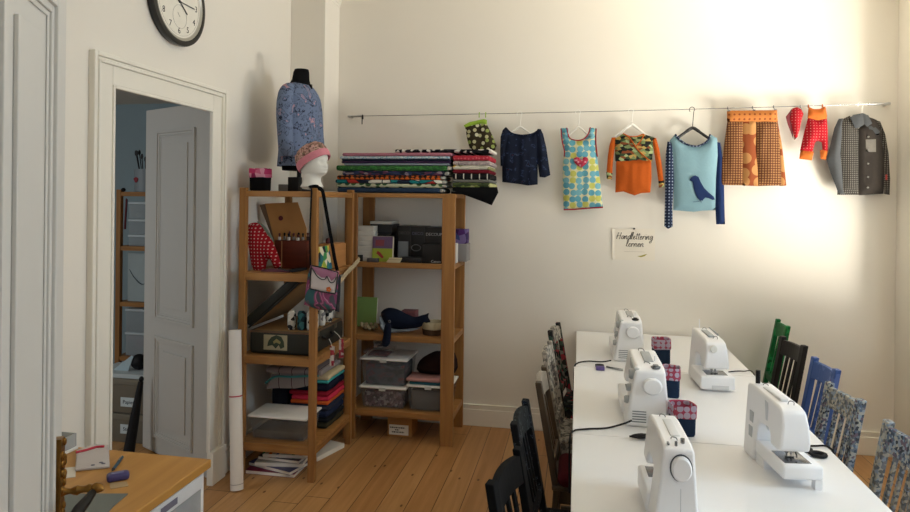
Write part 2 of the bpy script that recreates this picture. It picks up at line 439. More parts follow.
# ================================================================== camera, light
cam = bpy.data.cameras.new('camera'); co = bpy.data.objects.new('camera', cam); COL.objects.link(co)
cam.sensor_fit = 'HORIZONTAL'; cam.sensor_width = 36; cam.lens = 36 * 655.8 / 910
cam.shift_y = -(256 - 200.57) / 910; cam.clip_start = .02
yaw, pit, rol = R(10.613), R(-.047), R(.652)
co.matrix_world = Matrix.Translation((0, 0, 1.7144)) @ Matrix.Rotation(yaw, 4, 'Z') @ Matrix.Rotation(R(90) + pit, 4, 'X') @ Matrix.Rotation(rol, 4, 'Z')
SC.camera = co
def area(name, loc, rot, sx, sy, power, col):
    l = bpy.data.lights.new(name, 'AREA'); l.shape = 'RECTANGLE'; l.size = sx; l.size_y = sy; l.energy = power; l.color = col
    o = bpy.data.objects.new(name, l); COL.objects.link(o); o.location = loc; o.rotation_euler = rot; return o
# daylight: cool sky light falling in from above, warm light thrown up by the sunlit street
for i, (y0, y1) in enumerate(WIN):
    area('skylight', (2.75, (y0 + y1) / 2, 2.15), (0, R(68), 0), 2.0, y1 - y0 + .1, (64, 5)[i], (.62, .81, 1))
    area('street_light', (3.5, (y0 + y1) / 2 - (0, .3)[i], (.55, .18)[i]), (0, R((122, 136)[i]), (0, R(-48))[i]), 1.5, 1.6, (100, 580)[i], (1, .95, .84))
area('side_room_fill', (-4.6, 1.25, 1.7), (R(90), 0, 0), 1.0, 1.4, 30, (.92, .96, 1))  # fill lamp added to brighten the side room; no window is modelled there
wd = bpy.data.worlds.new('sky'); SC.world = wd; wd.use_nodes = True
bg = wd.node_tree.nodes['Background']; bg.inputs[0].default_value = (.80, .88, 1.0, 1); bg.inputs[1].default_value = .52
SC.view_settings.view_transform = 'Standard'; SC.view_settings.look = 'None'; SC.view_settings.gamma = 1; SC.view_settings.use_curve_mapping = False
SC.view_settings.exposure = -0.02
SC.cycles.max_bounces = 10; SC.cycles.diffuse_bounces = 6; SC.cycles.transparent_max_bounces = 12
SC.cycles.use_denoising = True; SC.cycles.sample_clamp_indirect = 6

# wall clock on the left wall
CY, CZ = 3.185, 2.762
def at_clock(r, a, x): return (x, CY + r * math.sin(a), CZ + r * math.cos(a))
ck = thing('wall_clock', 'round black-rimmed wall clock above the doorway', 'clock', (XL, CY, CZ))
Mc = Matrix.Translation((XL, CY, CZ)) @ Matrix.Rotation(R(90), 4, 'Y') @ Matrix.Diagonal((1.38, 1.38, 1, 1))
MB().lathe([(.10, .002), (.165, .002), (.168, .02), (.172, .035), (.170, .045), (.160, .05), (.150, .046), (.147, .036), (.10, .034)], M=Mc, n=56).build('rim', plain('0C0C0C', .3, .5), ck, smooth=True)
MB().lathe([(.001, .034), (.149, .034), (.149, .037), (.001, .037)], M=Mc, n=56).build('dial', plain('E8E4D8', .6, .3), ck, smooth=True)
MB().lathe([(.146, .037), (.150, .0455), (.147, .0465), (.143, .0395), (.138, .0372)], M=Mc, n=56, cap=False).build('bezel', plain('BDBAB0', .35, .5, .6), ck, smooth=True)
nb = MB(); rotM = Matrix(((0, 0, 1, 0), (1, 0, 0, 0), (0, 1, 0, 0), (0, 0, 0, 1)))
for n in range(1, 13):
    nb.text(str(n), .047, Matrix.Translation(at_clock(.156, n * PI / 6, XL + .0372)) @ rotM)
nb.build('numerals', plain('1A1A1A', .7), ck)
s = MB()
ring = lambda r, c: [(XL + .0378, c[0] + r * math.sin(a), c[1] + r * math.cos(a)) for a in [2 * PI * k / 36 for k in range(37)]]
s.tube(ring(.062, (CY + .004, CZ - .080)), .0007, 5); s.tube([(XL + .0378, CY + .004, CZ - .080), (XL + .0378, CY - .016, CZ - .06)], .0012, 5); s.tube(ring(.18, (CY, CZ)), .0006, 5)
s.build('inner_dial', plain('8D8A82', .6), ck)
for nm, L, a, w_ in (('hour_hand', .086, R(127), .008), ('minute_hand', .136, R(91), .006)):
    MB().bar(at_clock(-.018, a, XL + .040), at_clock(L, a, XL + .040), w_, .0012, (1, 0, 0)).build(nm, M_dark, ck)
MB().cyl((XL + .037, CY, CZ), (XL + .044, CY, CZ), .007).build('spindle', M_dark, ck, smooth=True)
# ================================================================== work tables
TZ = .758
for y0, y1, lab in ((3.872, 4.925, 'white-topped work table standing against the back wall'), (2.752, 3.868, 'white-topped work table, the middle one of the row of three'), (1.63, 2.748, 'white-topped work table of the row, the one furthest from the back wall')):
    t = thing('work_table', lab, 'table', (.488, (y0 + y1) / 2, 0), 0, 'white work tables in a row')
    ibox(0 if y1 > 4 else -.011, .977, y0, y1, TZ - .028, TZ).build('tabletop', M_table, t, bev=.003)
    for y in (y0 + .09, y1 - .09):
        for x in (.34, .64): ibox(x - .02, x + .02, y - .02, y + .02, .03, TZ - .028).build('leg', M_metal, t, bev=.003)
        ibox(.30, .69, y - .03, y + .03, 0, .03).build('foot', M_metal, t, bev=.006)

# ================================================================== sewing machines
M_mach = plain('EDEDEE', .32, .5, var=.008)
M_machg = plain('A6AAAC', .4, .4, var=.02)
M_steel = plain('8F9296', .25, .6, .9)
def machine(x, y, rz, label, kind, sc=(1, 1, .875)):
    t = thing('sewing_machine', label, 'sewing machine', (x, y, TZ), rz, 'sewing machines on the white tables')
    t.scale = sc
    def put(b, n, m, p=None, **k): return b.build(n, m, p or t, world=False, **k)
    if kind == 'front':   prof = [(-.2, .125), (-.205, .2), (-.19, .285), (-.1, .293), (.15, .29), (.2, .278), (.2, 0), (.05, 0), (.05, .16), (.03, .175), (-.08, .175), (-.095, .155), (-.1, .125)]
    elif kind == 'dials': prof = [(-.2, .125), (-.2, .27), (-.18, .285), (.16, .292), (.2, .27), (.2, 0), (.06, 0), (.06, .155), (.04, .17), (-.08, .17), (-.1, .155), (-.1, .125)]
    else:                 prof = [(-.185, .12), (-.2, .15), (-.205, .22), (-.185, .27), (-.14, .282), (.15, .293), (.2, .285), (.2, 0), (.07, 0), (.06, .14), (.04, .165), (-.06, .17), (-.085, .155), (-.09, .12)]
    yf = lambda z: -(.105 - .042 * z / .29)
    yb = lambda z: .082 - .024 * z / .29
    b = MB().prism(prof, -1, 1)
    for v in b.bm.verts: v.co.y = yf(v.co.z) if v.co.y < 0 else yb(v.co.z)
    body = put(b, 'body', M_mach, bev=.013, seg=4, smooth=True)
    # bed
    bed = rbox({'open': -.238, 'head': -.222}.get(kind, -.205), .062, {'head': -.116, 'open': -.125}.get(kind, -.112), {'head': .100}.get(kind, .075), .012 if kind != 'open' else .034, .088, .012)
    if kind == 'open': bed.box(-.234, -.200, -.120, -.085, 0, .036).box(-.03, .06, -.09, .07, 0, .035)
    else: bed.box(-.19, .06, -.10, .065, 0, .014)
    put(bed, 'bed', M_mach, smooth=True)
    put(rbox(-.185 if kind != 'open' else -.212, -.075, -.08, .055, .084, .0895, .002), 'needle_plate', M_steel, smooth=True)
    put(MB().cyl((-.145, -.01, .13), (-.145, -.01, .10), .005).cyl((-.145, -.01, .102), (-.145, -.01, .09), .0015), 'needle_bar', M_steel, smooth=True)
    f = MB().cyl((-.145, .012, .135), (-.145, .012, .096), .004); f.box(-.153, -.137, -.025, .018, .0905, .095).box(-.15, -.12, .006, .018, .105, .115)
    put(f, 'presser_foot', M_steel, bev=.001)
    if kind == 'open': put(MB().tube([(-.17, -.02, .115), (-.18, -.02, .108), (-.18, -.02, .10)], .004), 'thread_cutter', M_dark, smooth=True)
    # handwheel and end face
    hz = .205 if kind != 'front' else .222
    put(MB().lathe([(.002, 0), (.036, 0), (.040, .006), (.040, .018), (.034, .024), (.002, .025)], M=Matrix.Translation((.199, .005, hz)) @ Matrix.Rotation(R(90), 4, 'Y'), n=32), 'handwheel', M_mach, smooth=True)
    if kind == 'front':
        put(MB().lathe([(.041, 0), (.045, 0), (.045, .003), (.041, .003)], M=Matrix.Translation((.199, .005, hz)) @ Matrix.Rotation(R(90), 4, 'Y'), n=32, cap=False), 'wheel_gap', plain('33383E', .5), smooth=True)
        put(ibox(.1995, .2008, .004, .0055, .02, .155).box(.1995, .2008, .004, .0055, .25, .268), 'seam', plain('9AA0A6', .6))
    elif kind == 'dials':
        v = MB()
        for k in range(5): v.box(.199, .2012, -.075, -.018, .024 + k * .0125, .0285 + k * .0125)
        put(v, 'vent', plain('6E7478', .6)); 
        for z, r in ((.245, .026), (.178, .019), (.118, .019)):
            put(MB().lathe([(.002, 0), (r, 0), (r, .014), (r * .86, .02), (.002, .021)], M=Matrix.Translation((.155, yf(z) + .004, z)) @ Matrix.Rotation(R(90), 4, 'X'), n=24).box(.153, .157, yf(z) - .019, yf(z) - .015, z - r * .8, z + r * .8), 'stitch_dial', M_machg, smooth=True)
        put(ibox(-.02, .19, yf(.27) - .004, yf(.27) + .02, .232, .283), 'dial_panel', plain('B9BDBD', .4), bev=.006)
    # top
    topc = M_machg if kind in ('dials', 'head') else plain('D9DADA', .35)
    put(rbox(-.10, .09, -.018, .022, .284, .2955, .003), 'carry_handle', topc, smooth=True)
    g = MB()
    for gx in (-.15, .12): g.tube(catmull([(gx, -.02, .285), (gx, -.02, .296), (gx + .006, -.01, .299), (gx + .010, .0, .296), (gx + .012, .004, .285)], 4), .0022, 6)
    put(g, 'thread_guide', M_steel, smooth=True)
    if kind == 'dials':
        put(MB().lathe([(.002, .285), (.021, .285), (.021, .295), (.012, .297), (.012, .302), (.002, .302)], (.165, .022, -.004), 20), 'bobbin_winder', plain('1B1B1C', .3) if y > 3.5 else M_steel, smooth=True)
        put(MB().cyl((.06, .03, .285), (.06, .03, .315), .003), 'spool_pin', M_mach, smooth=True)
    elif kind == 'front':
        put(MB().cyl((.15, .02, .28), (.15, .02, .303), .009).cyl((.17, -.01, .28), (.17, -.01, .298), .006), 'bobbin_winder', M_steel, smooth=True)
        s = MB()
        s.box(.158, .182, -.045, -.038, .288, .2935)
        put(s, 'top_slot', plain('777A7E', .5))
    else:
        put(MB().cyl((.165, .015, .285), (.165, .015, .345), .0125 if kind == 'open' else .004), 'spool_pin', M_black if kind == 'open' else M_mach, smooth=True)
        if kind == 'open':
            s = MB()
            for z in (.105, .165): s.box(.10, .142, yb(z) - .001, yb(z) + .002, z - .022, z + .022)
            put(s, 'back_vent', plain('B4B8BC', .6))
            put(MB().prism([(-.06, .16), (-.05, .265), (-.02, .27), (-.035, .17)], yb(.22) - .003, yb(.22) + .002), 'thread_channel', plain('C9CDD2', .5), bev=.002)
    if kind == 'head':
        put(MB().lathe([(.002, 0), (.022, 0), (.022, .008), (.019, .011), (.002, .011)], M=Matrix.Translation((-.203, .018, .240)) @ Matrix.Rotation(R(-90), 4, 'Y'), n=28).box(-.2155, -.2135, .016, .020, .222, .258), 'tension_dial', plain('DDDDD8', .35), smooth=True)
        put(ibox(-.04, .17, -.06, -.05, .282, .297), 'top_rail', M_machg, bev=.003)
        put(ibox(-.2235, -.2205, -.075, .03, .014, .038), 'drawer_recess', plain('CFCFCF', .5), bev=.002)
    return t
machine(.325, 4.245, R(-90), 'white sewing machine with grey dials, closest to the back wall in the left row', 'dials')
machine(.313, 3.083, R(-90), 'white sewing machine with grey side dials and long vents, second in the left row', 'dials')
machine(.290, 2.12, R(-88), 'white sewing machine with a plain seamed end, cut off at the bottom edge', 'front', (.78, .70, .885))
machine(.690, 3.69, R(93), 'white sewing machine with a round tension dial, facing the camera on the middle table', 'head', (.86, .78, .90))
machine(.712, 2.555, R(97), 'large white sewing machine with open free arm and black spool pin, beside the black scissors', 'open', (.80, .66, .92))

# ================================================================== fabric pots, cords and tools on the tables
M_navy = cloth('1E2C42')
M_hexa = dots('red_medallions', '9C4256', 'A89CAC', 36, .50, .25, 'xyz')
def sqring(cx, cy, w, z, n=8, r=.3):
    out = []
    for k in range(n * 4):
        a = 2 * PI * k / (n * 4); e = .42
        c_, s_ = math.cos(a), math.sin(a)
        out.append((cx + w * math.copysign(abs(c_) ** e, c_), cy + w * math.copysign(abs(s_) ** e, s_), z))
    return out
def pot(x, y, z0, w, h, label, cuff_mat, body_mat, name='fabric_pot', group=None, rz=.1, cuff=.4, cat='pot'):
    t = thing(name, label, cat, (x, y, z0), rz, group)
    zc = h * (1 - cuff)
    MB().rings([sqring(0, 0, w * .9, 0), sqring(0, 0, w * .97, .008), sqring(0, 0, w, zc + .01)]).noisy(.002, 30, x).build('body', body_mat, t, smooth=True, world=False)
    rr = [sqring(0, 0, w * 1.04, zc), sqring(0, 0, w * 1.06, zc + .004), sqring(0, 0, w * 1.07, h - .006), sqring(0, 0, w * 1.04, h), sqring(0, 0, w * .93, h - .003), sqring(0, 0, w * .88, zc + .011)]
    MB().rings(rr).noisy(.004, 26, y).build('cuff', cuff_mat, t, smooth=True, world=False)
    return t
pot(.497, 4.07, TZ, .049, .147, 'fabric pot with red medallion cuff, closest to the back wall', M_hexa, M_navy, group='navy fabric pots with red cuffs')
pot(.462, 3.385, TZ, .042, .145, 'fabric pot with red medallion cuff between the two others', M_hexa, M_navy, group='navy fabric pots with red cuffs', rz=-.15)
pot(.434, 2.845, TZ, .047, .126, 'fabric pot with red medallion cuff just behind the machine cut off at the bottom', M_hexa, M_navy, group='navy fabric pots with red cuffs', rz=.22)
def cord(name, pts, r, label, m=M_black, cat='cable'):
    return tag(MB().tube(catmull(pts, 8), r, 8).build(name, m, smooth=True), label, cat)
cord('power_cable', [(-.010, 3.90, .60), (-.010, 3.90, .735), (.01, 3.925, .764), (.07, 3.985, .764), (.15, 3.99, .764), (.205, 3.99, .775)], .004, 'black cable running from the farthest left machine over the table edge')
cord('power_cable', [(-.020, 2.66, .55), (-.021, 2.70, .74), (-.008, 2.755, .7645), (.05, 2.80, .763), (.13, 2.83, .763), (.2, 2.86, .776), (.235, 2.868, .79)], .004, 'black cable running from the second left machine over the table edge')
cord('power_cable', [(.79, 2.70, .764), (.85, 2.77, .763), (.93, 2.80, .763), (.975, 2.80, .763), (.995, 2.78, .73), (1.0, 2.74, .6)], .004, 'black cable running over the table edge beside the black scissors')
cord('power_cable', [(.805, 3.87, .763), (.86, 3.93, .763), (.93, 3.955, .763), (.985, 3.94, .755), (.995, 3.90, .6)], .003, 'thin black cable behind the machine with the tension dial')
t = thing('cable_plug', 'black cable plug lying beside the machine cut off at the bottom', 'plug', (.25, 2.735, TZ))
MB().tube([(.222, 2.73, .77), (.235, 2.731, .772), (.25, 2.733, .772), (.262, 2.735, .773), (.29, 2.738, .773)], [.006, .010, .013, .0135, .011], 10, flat=.8).build('body', M_black, t, smooth=True)
MB().cyl((.215, 2.729, .77), (.224, 2.73, .77), .004).build('tip', M_black, t, smooth=True)
tag(rbox(.112, .160, 3.80, 3.845, TZ, TZ + .018, .004).build('eraser_block', plain('5A4A86', .6), smooth=True), 'small purple block on the table behind the black cable', 'block')
t = thing('fabric_shears', 'grey fabric shears lying flat behind the small purple block', 'scissors', (.2, 3.86, TZ))
for s in (1, -1):
    MB().prism([(.17, 3.868 + s * .003), (.262, 3.815 + s * .010), (.262, 3.822 + s * .010), (.175, 3.878 + s * .003)], TZ + .004 + .003 * (s > 0), TZ + .007 + .003 * (s > 0), 'xy').build('blade', M_steel, t)
    MB().tube([(.165 - .018 * math.cos(a) * 1.2 - .03, 3.885 + s * .016 + .013 * math.sin(a), TZ + .008) for a in [2 * PI * k / 16 for k in range(17)]], .0045, 8, cap=False).build('grip', M_dark, t, smooth=True)
t = thing('scissors', 'black-handled scissors lying on the table beside the large machine', 'scissors', (.89, 2.70, TZ))
for cx, cy in ((.868, 2.742), (.905, 2.698)):
    MB().tube([(cx + .027 * math.cos(a), cy + .022 * math.sin(a), TZ + .008) for a in [2 * PI * k / 20 for k in range(21)]], .0075, 8, cap=False).build('grip', M_black, t, smooth=True)
MB().prism([(.845, 2.715), (.875, 2.675), (.865, 2.668), (.80, 2.62), (.795, 2.625), (.835, 2.70)], TZ + .002, TZ + .010, 'xy').build('blade', M_steel, t)

# ================================================================== chairs
def chair(x, y, rz, label, mat, rail_mat=None, slat_mat=None, slats=3, arch=.015, group='slatted chairs along the tables', topz=.90, w=.165, seat_mat=None, post_w=.042):
    t = thing('dining_chair', label, 'chair', (x, y, 0), rz, group)
    rail_mat = rail_mat or mat; slat_mat = slat_mat or mat
    bx = lambda z: -.165 - max(0, z - .42) * .178 - max(0, .42 - z) * .06
    for s in (-1, 1):
        p = [(bx(z), s * (w - post_w / 2), z) for z in (0, .2, .42, .6, .75, topz)]
        b = MB(); rr = []
        for q in p: rr.append([(q[0] + a, q[1] + c, q[2]) for a, c in ((-.014, -post_w / 2), (.014, -post_w / 2), (.014, post_w / 2), (-.014, post_w / 2))])
        b.rings(rr).build('post', mat, t, bev=.004, world=False)
        ibox(.155, .19, s * (w - .02) - .018, s * (w - .02) + .018, 0, .425).build('leg', mat, t, bev=.004, world=False)
        ibox(-.16, .165, s * (w - .02) - .009, s * (w - .02) + .009, .19, .22).build('stretcher', mat, t, bev=.003, world=False)
    rbox(-.185, .205, -w - .005, w + .005, .425, .45, .008).build('seat', seat_mat or mat, t, smooth=True, world=False)
    ibox(-.16, .16, -w + .02, w - .02, .36, .425).build('apron', mat, t, bev=.003, world=False)
    # top rail, arched
    yi = w - post_w; n = 9; rr = []
    for k in range(n):
        yy = -yi + 2 * yi * k / (n - 1); up = arch * (1 - (yy / yi) ** 2); cv = -.012 * (1 - (yy / yi) ** 2)
        z0, z1 = topz - .105 + up * .4, topz - .018 + up
        rr.append([(bx(z0) + cv - .011, yy, z0), (bx(z0) + cv + .011, yy, z0), (bx(z1) + cv + .011, yy, z1), (bx(z1) + cv - .011, yy, z1)])
    MB().rings(rr).build('top_rail', rail_mat, t, bev=.003, world=False)
    ibox(-.012, .012, -yi, yi, -.025, .025, Matrix.Translation((bx(.53), 0, .53))).build('lower_rail', mat, t, bev=.003, world=False)
    for k in range(slats):
        yy = -yi + 2 * yi * (k + 1) / (slats + 1); rr = []
        for z in (.54, .66, topz - .095):
            cv = -.010 * (z - .54) / .26
            rr.append([(bx(z) + cv - .007, yy - .011, z), (bx(z) + cv + .005, yy - .011, z), (bx(z) + cv + .005, yy + .011, z), (bx(z) + cv - .007, yy + .011, z)])
        MB().rings(rr).build('slat', slat_mat, t, bev=.002, world=False)
    return t
M_chblack = plain('0E0F11', .8, .12, var=.2)
M_chspat = blots('spattered', [(0, '0B0C10'), (.62, '5C6570'), (.64, '0E1016'), (.72, '1A2640'), (.75, '0B0C10')], 46, 'xyz', 5)
M_chbrown = wood('dark_chair', '2E2419', '54432F', 'z', 8)
M_chnews = cells('newsprint', ['857F75', 'A39C90', '5A5855', '968F83', '6B665F', 'ABA598'], 60, 'xyz')
M_chdark = cells('dark_collage', ['1C1C1E', '6F685E', '2A2622', '3A4A40', '8F2F36', '111214'], 38, 'xyz')
M_chblue = blots('blue_paint', [(0, '3E5890'), (.60, '566CA6'), (.70, '8A4464'), (.725, '4A6298')], 14, 'xyz', 3, rough=.5)
M_chcol = cells('comic_collage', ['87909A', '46505E', '9E9F98', '6A727A', '566478', 'A09F96', '383C44', '8896A2', '685A66'], 95, 'xyz')
M_chcol2 = cells('map_collage', ['9C988C', '74767A', 'ACA79A', '5A6066', '86929E', '6A6864', 'A09E94'], 90, 'xyz')
M_chgreen = blots('green_paint', [(0, '0F5A2E'), (.55, '177A3F'), (.7, '0C4524')], 9, 'xyz', 3, rough=.5)
chair(.03, 2.005, R(-10.5), 'plain black slatted chair closest to the camera, left of the tables', M_chblack, slats=3, arch=.008, topz=.89)
chair(.035, 2.56, R(-3.5), 'black chair spattered with paint, between the plain black and the brown chair', M_chspat, slats=4, arch=.012, topz=.893, rail_mat=blots('grey_rail', [(0, '1E2224'), (.48, '101315'), (.60, '5C6564'), (.62, '1A1E20')], 40, 'xyz', 4))
ch3 = chair(.09, 3.11, R(-2), 'dark brown wooden slatted chair behind the spattered black one', M_chbrown, slats=3, rail_mat=wood('worn_rail', '6E665C', '968D80', 'y', 8))
chair(.09, 3.70, R(-3), 'pale chair pasted with newsprint, second from the back wall on the left side', M_chnews, slats=3)
chair(.105, 4.28, R(-8), 'chair with a dark paper collage, closest to the back wall on the left side', M_chdark, slats=3, rail_mat=M_chnews)
chair(1.115, 4.765, R(177), 'bright green chair against the back wall, behind the dark brown one', M_chgreen, slats=3, topz=.915, arch=0, w=.15)
chair(1.025, 4.17, R(189.5), 'blackish brown slatted chair between the green and the blue chair', plain('171210', .5, .3, var=.25), slats=3, arch=0, w=.148)
chair(1.01, 3.645, R(183.6), 'blue painted chair with red marks, right of the tables', M_chblue, slats=3, arch=0, w=.148)
chair(.91, 3.11, R(186.5), 'chair covered in blue-grey comic collage beside the blue chair', M_chcol, slats=3, rail_mat=M_chcol2, arch=0, w=.152)
chair(.915, 2.60, R(180.5), 'chair covered in map and comic collage at the right edge of the picture', M_chcol2, slats=3, rail_mat=M_chcol, arch=0, w=.155)
tag(rbox(-.13, .10, -.14, .14, .462, .525, .03, 4, Matrix.Translation((.055, 3.03, 0))).noisy(.006, 9, 3).build('seat_cushion', cloth('4A141B'), smooth=True), 'dark red cushion on the seat of the brown chair', 'cushion')
# ================================================================== the wire and the clothes on it
WY = 4.885
def wire_z(x): return 2.360 + (x + 1.78) / 3.85 * .038
t = thing('hanging_wire', 'thin steel wire stretched along the back wall carrying the clothes', 'wire', (-1.77, WY, 2.39))
MB().tube([(-1.76 + 3.82 * k / 20, WY, wire_z(-1.76 + 3.82 * k / 20) - .008 * math.sin(PI * k / 20)) for k in range(21)], .0028, 6).build('cable', M_steel, t, smooth=True)
for x0, x1 in ((-1.775, -1.66), (1.93, 2.062)):
    xm = x0 + .01 if x0 < 0 else x1 - .01
    b = MB().cyl((x0, WY, wire_z(x0)), (x1, WY, wire_z(x1)), .009, n=12).cyl((xm, WY, wire_z(xm)), (xm, YB, wire_z(xm)), .011, n=12)
    b.build('bracket', M_metal, t, smooth=True)
zz = lambda x: wire_z(x) - .008 * math.sin(PI * (x + 1.76) / 3.82)
t = thing('wire_hook', 'black hook hanging on the empty left end of the wire', 'hook', (-1.655, WY, zz(-1.655)))
MB().tube(catmull([(-1.655, WY + .012, 2.336), (-1.655, WY + .008, 2.362), (-1.655, WY, 2.3675), (-1.655, WY - .008, 2.362), (-1.655, WY - .01, 2.335), (-1.655, WY - .01, 2.295)], 5), .004, 8).build('stem', M_black, t, smooth=True)

def hanger(x, top, z_sh, half, label, m, thick=.006, tilt=0., wood_=False):
    """hook over the wire, neck and two sloping shoulders"""
    t = thing('clothes_hanger', label, 'hanger', (x, WY, top))
    zt = zz(x) + .012
    hk = catmull([(x - .020, WY - .002, zt - .030), (x - .024, WY, zt - .012), (x - .012, WY, zt + .002), (x + .004, WY, zt), (x + .012, WY, zt - .016), (x + .006, WY, zt - .034), (x, WY, z_sh + .02), (x, WY, z_sh)], 5)
    MB().tube(hk, .0026, 8).build('hook', m if not wood_ else M_steel, t, smooth=True)
    arm = catmull([(x - half, WY, z_sh - .085), (x - half * .6, WY, z_sh - .05), (x - half * .2, WY, z_sh - .012), (x, WY, z_sh), (x + half * .2, WY, z_sh - .012), (x + half * .6, WY, z_sh - .05), (x + half, WY, z_sh - .085)], 4)
    MB().tube(arm, [thick * (1.2 if 6 < i < 18 else 1) for i in range(len(arm))], 8).build('shoulders', m, t, smooth=True)
    return t
M_hangw = plain('E9E7E0', .4, .4)
GY = WY - .012            # cloth hangs just in front of the hanger

def garment(name, label, cat, x, z): return thing(name, label, cat, (x, WY, z))
def trimline(b, pts, y, r=.006, smooth=6):
    b.tube(catmull([(p[0], y, p[1]) for p in pts], smooth), r, 8, flat=.7); return b

# brown baby trousers with a lime waistband
M_brown = dots('brown_mushrooms', '372F22', 'A9A684', 22, .30, .6, var2=['B9B48C', '8D9A55', 'D2CEB2'])
M_lime = cloth('8FAE3F')
t = garment('baby_trousers', 'brown baby trousers with pale spots and a lime green waistband hanging above the fabric stack', 'trousers', -.75, 2.36)
puff([(-0.842,2.267),(-0.776,2.287),(-0.727,2.293),(-0.715,2.225),(-0.701,2.144),(-0.717,2.088),(-0.763,2.083),(-0.807,2.109),(-0.826,2.177)], GY, .022, seed=1).build('leg', M_brown, t, smooth=True)
puff([(-0.721,2.285),(-0.676,2.285),(-0.636,2.207),(-0.599,2.124),(-0.610,2.087),(-0.667,2.082),(-0.712,2.092),(-0.717,2.192)], GY - .014, .022, seed=2).build('leg', M_brown, t, smooth=True)
puff([(-0.853,2.278),(-0.808,2.302),(-0.743,2.316),(-0.699,2.324),(-0.676,2.317),(-0.676,2.285),(-0.721,2.288),(-0.780,2.279),(-0.840,2.261)], GY - .004, .026, seed=3, step=.01).build('waistband', M_lime, t, smooth=True)
for px_ in [(-0.736,2.325),(-0.687,2.331)]:
    tt = thing('trouser_clip', 'small lime clip holding the brown baby trousers to the wire', 'clip', (px_[0], WY, 2.36), 0, 'clips on the brown baby trousers')
    MB().tube(catmull([(px_[0], WY + .006, 2.375), (px_[0], WY, zz(px_[0]) + .009), (px_[0], WY - .009, 2.37), (px_[0], WY - .012, 2.335)], 5), .0035, 8).build('wire_loop', M_lime, tt, smooth=True)

# navy blouse
M_nblouse = blots('navy_print', [(0, '131A2C'), (.56, '18213A'), (.60, '34425E'), (.63, '141B2E'), (.70, '4A2238'), (.74, '141B2E')], 26, detail=5)
hanger(-.428, 2.36, 2.262, .13, 'white plastic hanger inside the navy patterned blouse', M_hangw)
t = garment('blouse', 'navy patterned blouse with a wide neckline hanging beside the fabric stack', 'blouse', -.42, 2.25)
puff([(-0.544,2.236),(-0.492,2.220),(-0.449,2.208),(-0.402,2.204),(-0.336,2.215),(-0.294,2.237),(-0.285,2.159),(-0.295,1.990),(-0.293,1.836),(-0.364,1.828),(-0.435,1.839),(-0.556,1.853),(-0.558,1.990),(-0.548,2.122)], GY, .028, crease=.012, seed=4).build('body', M_nblouse, t, smooth=True)
puff([(-0.535,2.262),(-0.496,2.224),(-0.503,2.179),(-0.523,2.103),(-0.546,1.971),(-0.569,1.971),(-0.574,2.084),(-0.572,2.189),(-0.557,2.240)], GY - .006, .026, seed=5, crease=.008).build('sleeve', M_nblouse, t, smooth=True)
puff([(-0.297,2.247),(-0.275,2.245),(-0.256,2.205),(-0.231,2.098),(-0.201,1.906),(-0.241,1.887),(-0.280,1.891),(-0.295,1.990),(-0.308,2.159),(-0.316,2.219)], GY - .006, .028, seed=6, crease=.008).build('sleeve', M_nblouse, t, smooth=True)
trimline(MB(), [(-0.531,2.257),(-0.493,2.219),(-0.446,2.205),(-0.399,2.201),(-0.334,2.212),(-0.285,2.243)], GY - .012, .006).build('neckline', M_nblouse, t, smooth=True)

# apron dress
M_dress = dots('blue_circles', 'CFCDA4', '6BA3B0', 22, .50, .3, var2=['5F9FB0', '74AAB6', '5A98AC', 'B9BA62', '6BA4B4'])
M_redbind = cloth('9C2F3C')
hanger(.0, 2.36, 2.258, .10, 'white plastic hanger inside the child\'s apron dress', M_hangw)
t = garment('apron_dress', 'child\'s apron dress with blue and lime circles and a checked heart', 'dress', .03, 2.25)
D_out = [(-0.127,2.251),(-0.087,2.254),(-0.073,2.180),(-0.022,2.163),(0.033,2.170),(0.070,2.208),(0.081,2.253),(0.124,2.249),(0.122,2.156),(0.134,2.042),(0.157,1.861),(0.179,1.674),(0.048,1.665),(-0.102,1.651),(-0.111,1.823),(-0.111,1.990),(-0.103,2.083),(-0.123,2.167)]
puff(D_out, GY, .03, crease=.008, seed=7).build('body', M_dress, t, smooth=True)
b = MB(); trimline(b, [(-0.086,2.251),(-0.067,2.180),(-0.022,2.160),(0.033,2.167),(0.068,2.205),(0.082,2.253)], GY - .020, .006)
b.build('neck_binding', M_redbind, t, smooth=True)
for pts in ([(-0.128,2.248),(-0.120,2.164),(-0.101,2.081),(-0.102,2.040)], [(0.125,2.245),(0.123,2.154),(0.135,2.040)]):
    trimline(MB(), pts, GY - .006, .006).build('armhole_binding', M_redbind, t, smooth=True)
trimline(MB(), [(-0.102,1.653),(-0.025,1.656),(0.047,1.663),(0.179,1.674)], GY - .006, .007).build('hem', M_redbind, t, smooth=True)
for pts in ([(-0.108,2.244),(-0.075,2.247),(-0.071,2.181),(-0.100,2.184)], [(0.073,2.246),(0.113,2.245),(0.106,2.187),(0.074,2.191)]):
    puff(pts, GY - .020, .012, step=.012, seed=8).build('shoulder_strap', M_dress, t, smooth=True)
for c in [(-0.089,2.207),(0.091,2.212)]: MB().cyl((c[0], GY - .038, c[1]), (c[0], GY - .030, c[1]), .010, n=14).build('button', plain('7FB6C4', .4), t, smooth=True)
M_heart = cells('red_check', ['B03A4E', 'CC909A', '9C2E44'], 80, rnd=0.)
puff([(0.019,1.955),(-0.025,1.992),(-0.036,2.022),(-0.018,2.036),(0.003,2.033),(0.020,2.014),(0.039,2.036),(0.061,2.036),(0.072,2.018),(0.058,1.989)], GY - .040, .007, step=.008, crease=0, soft=.006).build('heart_patch', M_heart, t, smooth=True)

